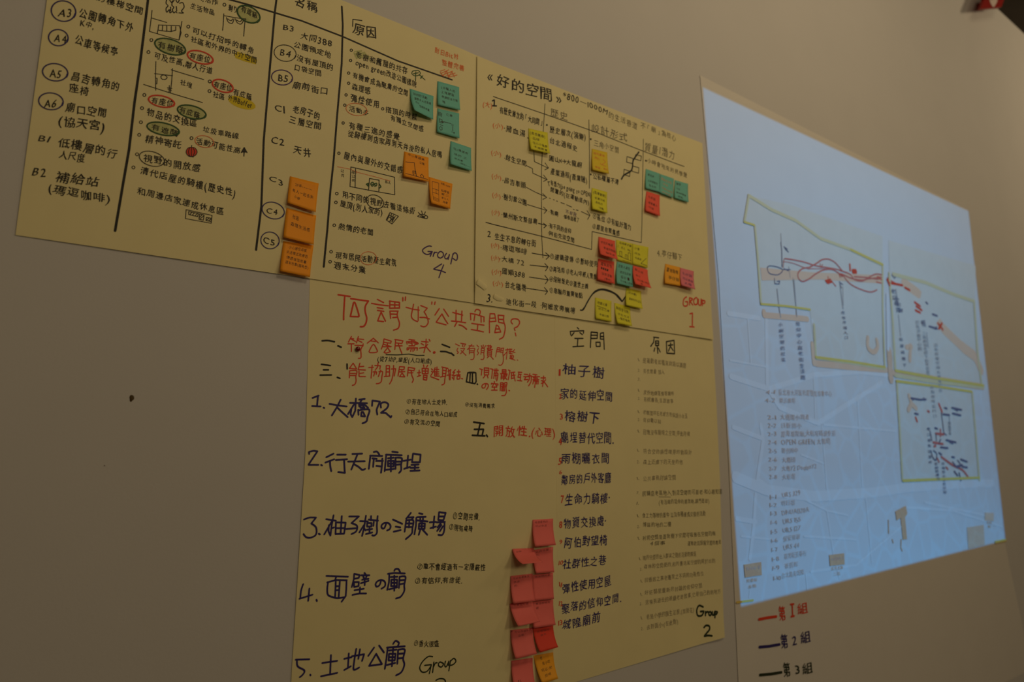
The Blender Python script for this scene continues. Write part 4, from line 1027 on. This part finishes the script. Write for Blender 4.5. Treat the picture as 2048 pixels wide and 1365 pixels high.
for t_ in ('~110,190 180,165 265,165; 265,165 205,240; ~205,240 265,290 265,380 200,420 140,415 105,375; 300,370 315,380', '395,185 520,205; 490,135 465,270 450,395 425,340 430,260; 470,210 370,380; 495,290 470,300; 520,225 515,375; 520,225 645,230 625,370 515,375; 595,145 580,370; 520,300 635,300',
           '690,150 810,150; 815,150 720,235; ~720,235 790,270 780,340 720,375; 650,310 790,300', '830,210 930,215; 905,140 880,300 855,400; 880,260 820,355; 940,190 1060,205; 970,145 970,200; 920,235 920,280 975,280 975,235 920,235; 915,320 985,310; 950,300 950,360; 905,375 985,355; 1005,220 1000,270; ~1055,145 1045,260 1045,360 1010,395 985,390; 880,300 900,330',
           '~1165,240 1140,300 1110,300 1105,265 1140,235 1190,235 1220,270 1210,310 1175,330', '1250,190 1370,245; 1285,280 1345,290; 1260,345 1350,325',
           '1480,105 1420,180; 1430,165 1515,160 1490,190; 1420,200 1400,345; ~1420,200 1510,200 1500,300 1490,370 1415,440; 1420,240 1505,240; 1415,285 1500,285; 1460,200 1455,290',
           '1585,110 1630,120; 1560,160 1670,155; 1550,165 1545,270 1525,380; 1560,200 1695,215; 1600,160 1600,215; 1635,160 1635,215; 1585,240 1580,310 1655,310 1660,240 1585,240; 1620,215 1618,310; 1585,275 1655,275; 1600,320 1580,385; 1630,320 1690,385',
           '1720,225 1800,220; 1780,150 1765,300; 1730,300 1800,280; 1840,95 1830,195; 1840,95 1925,105 1895,200 1830,195; 1838,150 1910,150; 1810,225 1915,220; ~1910,220 1905,330 1880,385 1830,385; 1870,225 1820,290; 1870,260 1815,335; 1890,275 1850,340'):
    S(g3, G3, 'navy', FF, 23, t_, HW)
for t_ in ('~135,415 100,520 85,650; 70,665 295,595; 240,490 220,700; 360,680 370,705', '530,275 900,290; 700,290 680,340; 545,385 700,345 880,350; ~560,380 545,500 560,600 650,640 730,655 850,635; 875,355 870,500 860,620 790,715; 690,370 680,630; 760,370 740,640; 700,450 745,450; 695,520 745,515',
           '1005,240 1000,325; 1005,240 1095,260 1085,310 1000,325; 1000,330 965,465; 1000,380 1005,465 1080,450 1085,380 1000,380; 1180,225 1200,250; 1120,265 1265,265; 1140,340 1250,325; 1120,400 1250,360; 1160,280 1175,320; 1220,275 1200,320; 1185,320 1185,435; 1010,520 1170,495; 1105,470 1100,570; 975,600 1100,575 1210,575',
           '~1465,350 1440,430 1390,460 1370,420 1400,370 1470,345 1530,380 1530,450 1470,495',
           '~1690,190 1710,160 1760,160 1790,215; 1580,240 1700,225 1870,235; 1605,245 1600,380 1570,515; 1630,295 1745,290; 1690,270 1690,530; 1640,340 1635,450 1735,450 1740,340 1640,340; 1640,395 1735,395; 1600,505 1740,470; 1780,290 1770,480; ~1780,290 1880,290 1860,430 1860,530 1800,630 1720,660; 1785,350 1865,345; 1780,420 1860,405'):
    S(g3, G3, 'navy', FG, 30, t_, HW)
for t_ in ('65,360 230,355; ~80,370 90,440 170,490 150,540 115,570; 240,540 245,550', '385,400 565,375; 490,305 480,530; 370,560 565,520',
           '650,350 740,330; 705,285 695,450; 650,485 730,440; 740,320 890,295 865,375; ~795,230 770,380 765,480 830,455; 840,235 820,350', '1010,215 940,315; 1070,190 1130,275; 1035,290 950,435 1105,415 1035,290',
           '~1240,170 1270,135 1310,160 1290,205; 1165,215 1380,200; 1175,215 1160,340 1140,470; 1190,250 1280,240; 1240,225 1225,440; 1190,290 1185,370 1260,370 1270,290 1190,290; 1190,330 1260,330; 1165,425 1265,400; 1300,240 1290,410; ~1305,240 1380,240 1360,350 1375,420 1340,510 1275,550; 1305,290 1365,285; 1300,345 1360,340'):
    S(g3, G3, 'navy', FH, 22, t_, HW)
S(g3, G3, 'dgreen', FH, 15, '~1715,325 1660,325 1590,390 1560,460 1590,510 1650,500 1700,430; 1620,430 1700,420 1675,530; 1730,390 1715,515; ~1725,450 1750,400 1770,400; ~1800,390 1785,430 1820,450 1845,410 1800,390; ~1870,380 1860,430 1880,445 1910,380; 1910,380 1905,430; 1930,370 1910,495; ~1930,380 1970,345 1995,380 1960,420 1920,430; ~1755,610 1800,590 1850,595 1870,625 1850,660 1800,680', HW)
T(g3, G3, 'thin', H_, ('①空間完備.', 950, 408, 1112, 418, 46), ('②現有桌椅', 930, 472, 1070, 488, 44), ('①車不會經過有一定隱蔽性', 742, 705, 1145, 712, 44), ('②有信仰,有信徒.', 728, 788, 1010, 785, 42), ('①香火很盛', 722, 1158, 872, 1160, 42))

# ------------------------------------------------------------------ the big sheet: projected map painted on as flat colour, pen marks, legend


def MP(mat, pts, name='map_area', level=1, fr=X_):
    Ink(g5.y, G5, level).blob(pts, fr).build(mat, name)


def MS(mat, fr, w, txt, name='map_line', level=3):
    for st_ in txt.split(';'):
        S(g5, G5, mat, fr, w, st_, name, level)


MP('map_pale', [(1496, 392), (1578, 410), (1764, 473), (1764, 735), (1629, 716), (1618, 620), (1522, 610), (1506, 452), (1487, 445)])
MP('map_pale', [(1776, 481), (1950, 532), (1949, 602), (1963, 768), (1784, 738)])
MP('map_pale', [(1790, 763), (1942, 784), (1957, 958), (1803, 961)])
MP('map_orange', [(1519, 536), (1620, 545), (1763, 551), (1764, 568), (1640, 560), (1522, 562)], level=2)
MS('map_street', L_, 24, '125,600 360,678 640,592 930,572 1095,592; 345,250 350,650; 110,210 300,240; 360,680 425,790 665,890 900,740 1060,640; 310,900 325,1000 290,1240 370,1300; 140,915 320,985', 'street', 1)
MS('map_street', L_, 10, '120,500 340,540; 230,240 250,520; 630,250 660,480; 690,900 720,1300; 910,720 940,1280; 640,600 650,880; 700,900 1150,940; 560,1085 700,1140', 'street', 1)
MS('map_street', M_, 42, '150,90 350,175 640,212 1000,190 1200,160 1480,140 1750,130', 'street', 1)
MS('map_street', M_, 24, '280,200 268,400 245,600; 160,350 280,370', 'street', 1)
MS('map_street', M_, 10, '560,220 720,300 850,330; 720,300 760,560 800,720; 960,200 1000,620; 1200,280 1500,300 1810,400; 1330,250 1700,330; 580,460 900,480; 620,680 900,640 1180,400; 190,460 380,480; 590,690 600,790; 240,840 245,800', 'street', 1)
MS('map_street', L_, 20, '1095,95 1100,430', 'street', 3)
MS('map_orange', L_, 42, '1200,20 1290,85 1370,190; 1370,190 1440,300 1560,415; 1560,415 1640,475 1678,560', 'road_line', 2)
MS('map_yellow', X_, 4.6, '1496,392 1541,420 1590,442 1640,478 1700,500 1764,531 1764,620 1768,735; 1496,392 1487,445; 1508,452 1514,520 1520,606; 1626,650 1630,716 1700,726 1768,738; 1777,548 1784,640 1789,740; 1785,549 1850,566 1907,590 1946,603; 1947,603 1953,700 1962,770; 1789,752 1880,766 1966,775; 1792,765 1797,850 1803,961; 1943,786 1950,870 1957,960', 'outline')
MS('map_gold', X_, 3.4, '1487,445 1506,451; 1520,609 1570,613 1618,620; 1629,715 1700,724 1768,735; 1789,742 1870,757 1966,772; 1791,763 1870,773 1942,784; 1804,962 1880,959 1957,956; 1700,500 1764,530; 1471,1205 1504,1201; 1989,1085 2010,1081', 'outline', 4)
MS('map_tan', L_, 38, '1106,440 1118,620', 'map_block')
MS('map_orange', L_, 28, '330,200 330,220 600,245; 650,520 850,540 1090,560; 630,400 640,520', 'outline', 2)
MS('map_orange', L_, 28, '1140,580 1400,620 1690,665', 'outline', 2)
MS('map_orange', L_, 22, '~975,360 975,420 1010,450 1035,420 1030,375; 1240,410 1235,500; 1215,420 1245,415; 1230,720 1245,770 1225,810; 1245,770 1275,800', 'map_letter')
# red pencil routes
MS('map_red', N_, 11, '~780,885 860,840 920,800 990,790 1060,820 1110,870 1160,930; ~780,885 700,900 650,950 655,1010 700,1045 770,1020 850,960 940,915 1040,910 1110,950 1150,990; ~500,785 600,800 720,825 830,860 900,875 1000,890 1130,915; ~1130,920 1240,960 1290,1020 1380,1040 1470,990 1540,960 1610,970; ~1150,960 1260,1010 1380,1030 1450,1015 1600,1000; ~1160,970 1230,1060 1330,1120 1470,1165 1550,1140; 1290,990 1430,1000 1560,1020', 'route')
MS('map_red', N_, 6, '~480,820 560,830 640,855 700,880 780,905; ~780,900 900,900 1000,900; 900,840 915,890 930,850; 490,790 480,890', 'route')
MS('map_redbold', N_, 18, '1270,915 1310,915; 1270,930 1315,932; 1275,945 1315,945; 965,1040 1010,1030; 980,1060 1030,1050; 1240,850 1245,920', 'mark')
MS('map_redbold', N_, 8, '1110,940 1130,1000; 1130,950 1160,985; 990,990 1000,1075; 1010,1010 1080,1100; 1540,1050 1600,1065; 1550,990 1610,1000; 1560,1010 1610,1025; 1670,1000 1690,1060; 1680,1020 1820,1095', 'mark')
MS('map_redbold', L_, 10, '1095,0 1110,35; 1110,20 1190,35; 1205,50 1235,65; 1265,140 1300,165; 1275,165 1310,190; 1270,190 1300,205; 1410,270 1440,310; 1415,305 1435,270; 1415,770 1435,820; 1270,855 1280,880', 'mark')
MS('map_red', L_, 10, '1345,815 1355,820; 1425,930 1425,970; 1395,955 1445,960; 1380,1010 1440,1020; 1385,1035 1395,1030; 1405,1110 1415,1130; ~1430,1100 1500,1150 1560,1180 1600,1230; 1460,1165 1470,1175; 1520,1160 1545,1170', 'route')
# blue-black pen on the map
MS('map_ink', N_, 8, '455,600 465,700 468,880; ~300,900 320,870 390,875 460,900 470,930 430,965 380,970 320,950 300,900; 480,910 560,910; 490,900 540,925; 490,650 530,680; 500,670 540,710; 380,1010 385,1070 435,1075 440,1040 410,1045; 1120,1050 1160,1080; 1130,1070 1145,1120; 1720,970 1750,1010; 1745,975 1760,1000', 'mark')
MS('map_dot', N_, 5, '412,1130 425,1250 435,1365; 590,1000 610,1200 628,1365; 545,880 560,1000; 1160,1100 1165,1320; 455,500 460,600', 'leader_line')
MS('map_dot', L_, 5, '410,60 420,150 432,235; 515,0 525,120 532,230; 800,20 820,180; 1150,60 1160,150; 1165,220 1178,350; 1340,330 1350,420; 1480,850 1485,960', 'leader_line')


def VT(mat, fr, txt, x0, y0, x1, y1, h, w=None):
    """characters stacked downwards from (x0,y0) to (x1,y1)"""
    k = Ink(g5.y, G5, 4); n = len(txt); w = w or h * 1.1
    for i, ch in enumerate(txt):
        t = (i + .5) / n
        x, y = lin(x0, x1, t), lin(y0, y1, t)
        k.text(ch, x - w / 2, y + h / 2, x + w / 2, y + h / 2, h, fr)
    k.build(mat)


VT('map_ink', L_, '小廟空間的社區', 430, 260, 452, 515, 28)
VT('map_ink', L_, '信仰中心與老街生活圈', 538, 255, 572, 625, 30)
VT('map_ink', L_, '在地市場入口', 818, 190, 842, 375, 24)
VT('map_ink', L_, '老店巷弄', 1130, 55, 1170, 205, 34)
VT('map_ink', L_, '小公園', 1150, 100, 1185, 210, 30)
VT('map_ink', L_, '街屋騎樓下', 1178, 350, 1205, 550, 24)
VT('map_dot', L_, '社區活動中心前', 1282, 250, 1300, 440, 26)
VT('map_ink', L_, '廟埕', 1315, 250, 1325, 290, 28)
VT('map_dot', L_, '三角廣場老樹下的休息座位', 1322, 320, 1352, 610, 24)
VT('map_dot', L_, '沿街騎樓空間長椅與花台', 1395, 390, 1428, 700, 24)
VT('map_dot', L_, '轉角咖啡店門口', 1372, 650, 1392, 860, 24)
VT('map_ink', L_, '巷口雜貨店座椅', 1350, 910, 1362, 1150, 22)
VT('map_ink', L_, '宮廟前廣場', 1395, 1130, 1410, 1245, 22)
VT('map_ink', L_, '市場旁小巷弄空間', 1440, 1130, 1452, 1330, 22)
VT('map_dot', L_, '閒置空地', 1480, 880, 1484, 965, 20)
MS('map_ink', L_, 8, '1240,735 1300,745 1335,742; 1250,745 1260,738; 1320,735 1325,748; 1335,140 1345,150; 1375,215 1405,225; 1355,290 1405,305; 1390,305 1400,295; 1265,830 1285,835; 1450,795 1465,800; 1495,795 1555,808; 1510,800 1530,812; 1440,835 1480,840; 1500,830 1550,842; 1390,920 1405,925; 1460,995 1520,1010; 1480,1005 1500,1015; 1425,1040 1470,1045; 1495,1100 1510,1103; 1550,1115 1590,1130; 1560,1160 1590,1165; 1510,1190 1530,1215; 1540,1200 1550,1245; 1520,1160 1560,1150; 1415,1075 1430,1085', 'mark', 4)
MS('map_ink', L_, 5, '1430,825 1445,950 1460,965; 1395,955 1400,1000; 1360,940 1370,1000; ~1365,1060 1375,1100 1395,1120 1400,1080 1380,1060; 1505,1150 1545,1165; 1530,1120 1560,1160; 1500,1130 1530,1170; 1415,1015 1425,990', 'mark', 4)
# projected place list, painted on the sheet as lettering
TM = [('4-1', 340, 710, 402, 712, 34), ('臺北市大同區社區營造協會中心', 420, 716, 752, 728, 40), ('4-2', 335, 762, 402, 765, 34), ('樂活廣場', 425, 766, 525, 768, 36),
      ('2-1', 350, 868, 408, 868, 34), ('大橋國小周邊', 430, 870, 612, 872, 40), ('2-2', 352, 918, 408, 918, 34), ('日新國小', 432, 922, 565, 922, 38),
      ('2-3', 352, 970, 410, 970, 34), ('霞海城隍廟,大稻埕碼頭步道', 435, 975, 775, 970, 40), ('2-4', 355, 1022, 412, 1022, 34), ('OPEN GREEN 大龍峒', 435, 1025, 742, 1020, 40),
      ('2-5', 358, 1075, 412, 1075, 34), ('蘭州國中', 438, 1080, 542, 1078, 38), ('2-6', 358, 1130, 412, 1130, 34), ('大橋頭', 440, 1135, 527, 1132, 38),
      ('2-7', 360, 1185, 412, 1183, 34), ('大橋72 Daqiao72', 440, 1190, 658, 1172, 38), ('2-8', 362, 1238, 414, 1236, 34), ('大稻埕', 442, 1242, 526, 1235, 38)]
T(g5, G5, 'map_text', L_, *TM, level=3)
TM = [('1-1', 365, 228, 412, 226, 34), ('URS 329', 440, 222, 556, 206, 40), ('1-2', 365, 280, 412, 278, 34), ('明日咖', 436, 275, 524, 265, 38), ('1-3', 370, 332, 412, 330, 34), ('DIHUA1320A', 440, 330, 612, 308, 38),
      ('1-4', 372, 388, 415, 386, 34), ('URS 155', 445, 382, 560, 370, 38), ('1-5', 372, 445, 416, 442, 34), ('URS 127', 445, 438, 560, 422, 38), ('1-6', 374, 500, 418, 498, 34), ('保安捷運', 448, 494, 556, 478, 38),
      ('1-7', 376, 556, 420, 553, 34), ('URS 44', 450, 545, 552, 528, 38), ('1-8', 380, 615, 428, 612, 34), ('臺灣新芳春行', 455, 606, 595, 580, 40), ('1-9', 382, 670, 430, 666, 34), ('茶貿館', 458, 662, 542, 645, 38),
      ('1-10', 388, 735, 440, 728, 34), ('台北霞海城隍', 440, 724, 580, 695, 38)]
T(g5, G5, 'map_text', M_, *TM, level=3)
MP('map_brown', [(205, 635), (312, 618), (316, 700), (212, 716)], 'map_block', 3, M_)
MP('map_brown', [(733, 575), (825, 564), (828, 634), (738, 644)], 'map_block', 3, M_)
MP('map_brown', [(1143, 305), (1208, 270), (1218, 320), (1203, 342), (1216, 478), (1190, 482), (1176, 346), (1150, 362)], 'map_block', 3, M_)
MP('map_orange', [(1700, 312), (1755, 315), (1755, 366), (1700, 362)], 'map_block', 3, M_)
MP('map_tan', [(1590, 405), (1694, 388), (1700, 512), (1598, 538)], 'map_block', 2, M_)
T(g5, G5, 'map_text', M_, ('RN8-11', 218, 672, 304, 660, 26), ('6000-1', 742, 612, 820, 602, 26), level=4)
T(g5, G5, 'map_brown', M_, ('民樂街', 222, 750, 290, 740, 26), ('永樂', 232, 785, 285, 776, 24), ('延平北路', 745, 675, 820, 662, 26), ('二段', 758, 706, 805, 700, 24), ('寧夏', 1712, 385, 1745, 384, 20), ('路', 1718, 410, 1738, 410, 20), level=3)
MS('map_brown', M_, 6, '1180,480 1178,530 1186,550; 1100,360 1102,440; 1125,480 1130,500', 'map_line')
# legend in marker on the unlit lower part
S(g5, G5, 'red', M_, 13, '300,975 350,965 408,957', 'legend_line', 2)
S(g5, G5, 'navy', M_, 13, '302,1147 360,1142 428,1130', 'legend_line', 2)
S(g5, G5, 'dgreen', M_, 13, '305,1320 380,1313 440,1303', 'legend_line', 2)
T(g5, G5, 'red', M_, ('第', 420, 985, 470, 978, 106), ('組', 535, 950, 608, 942, 80), level=2)
S(g5, G5, 'red', M_, 9, '495,882 515,880; 505,882 508,955; 498,958 518,953', 'handwriting', 2)
T(g5, G5, 'navy', M_, ('第', 432, 1158, 485, 1150, 104), ('2', 503, 1135, 540, 1130, 70), ('組', 555, 1130, 625, 1122, 84), level=2)
T(g5, G5, 'dgreen', M_, ('第', 448, 1334, 500, 1325, 104), ('3', 522, 1318, 556, 1314, 74), ('組', 566, 1322, 638, 1312, 80), level=2)
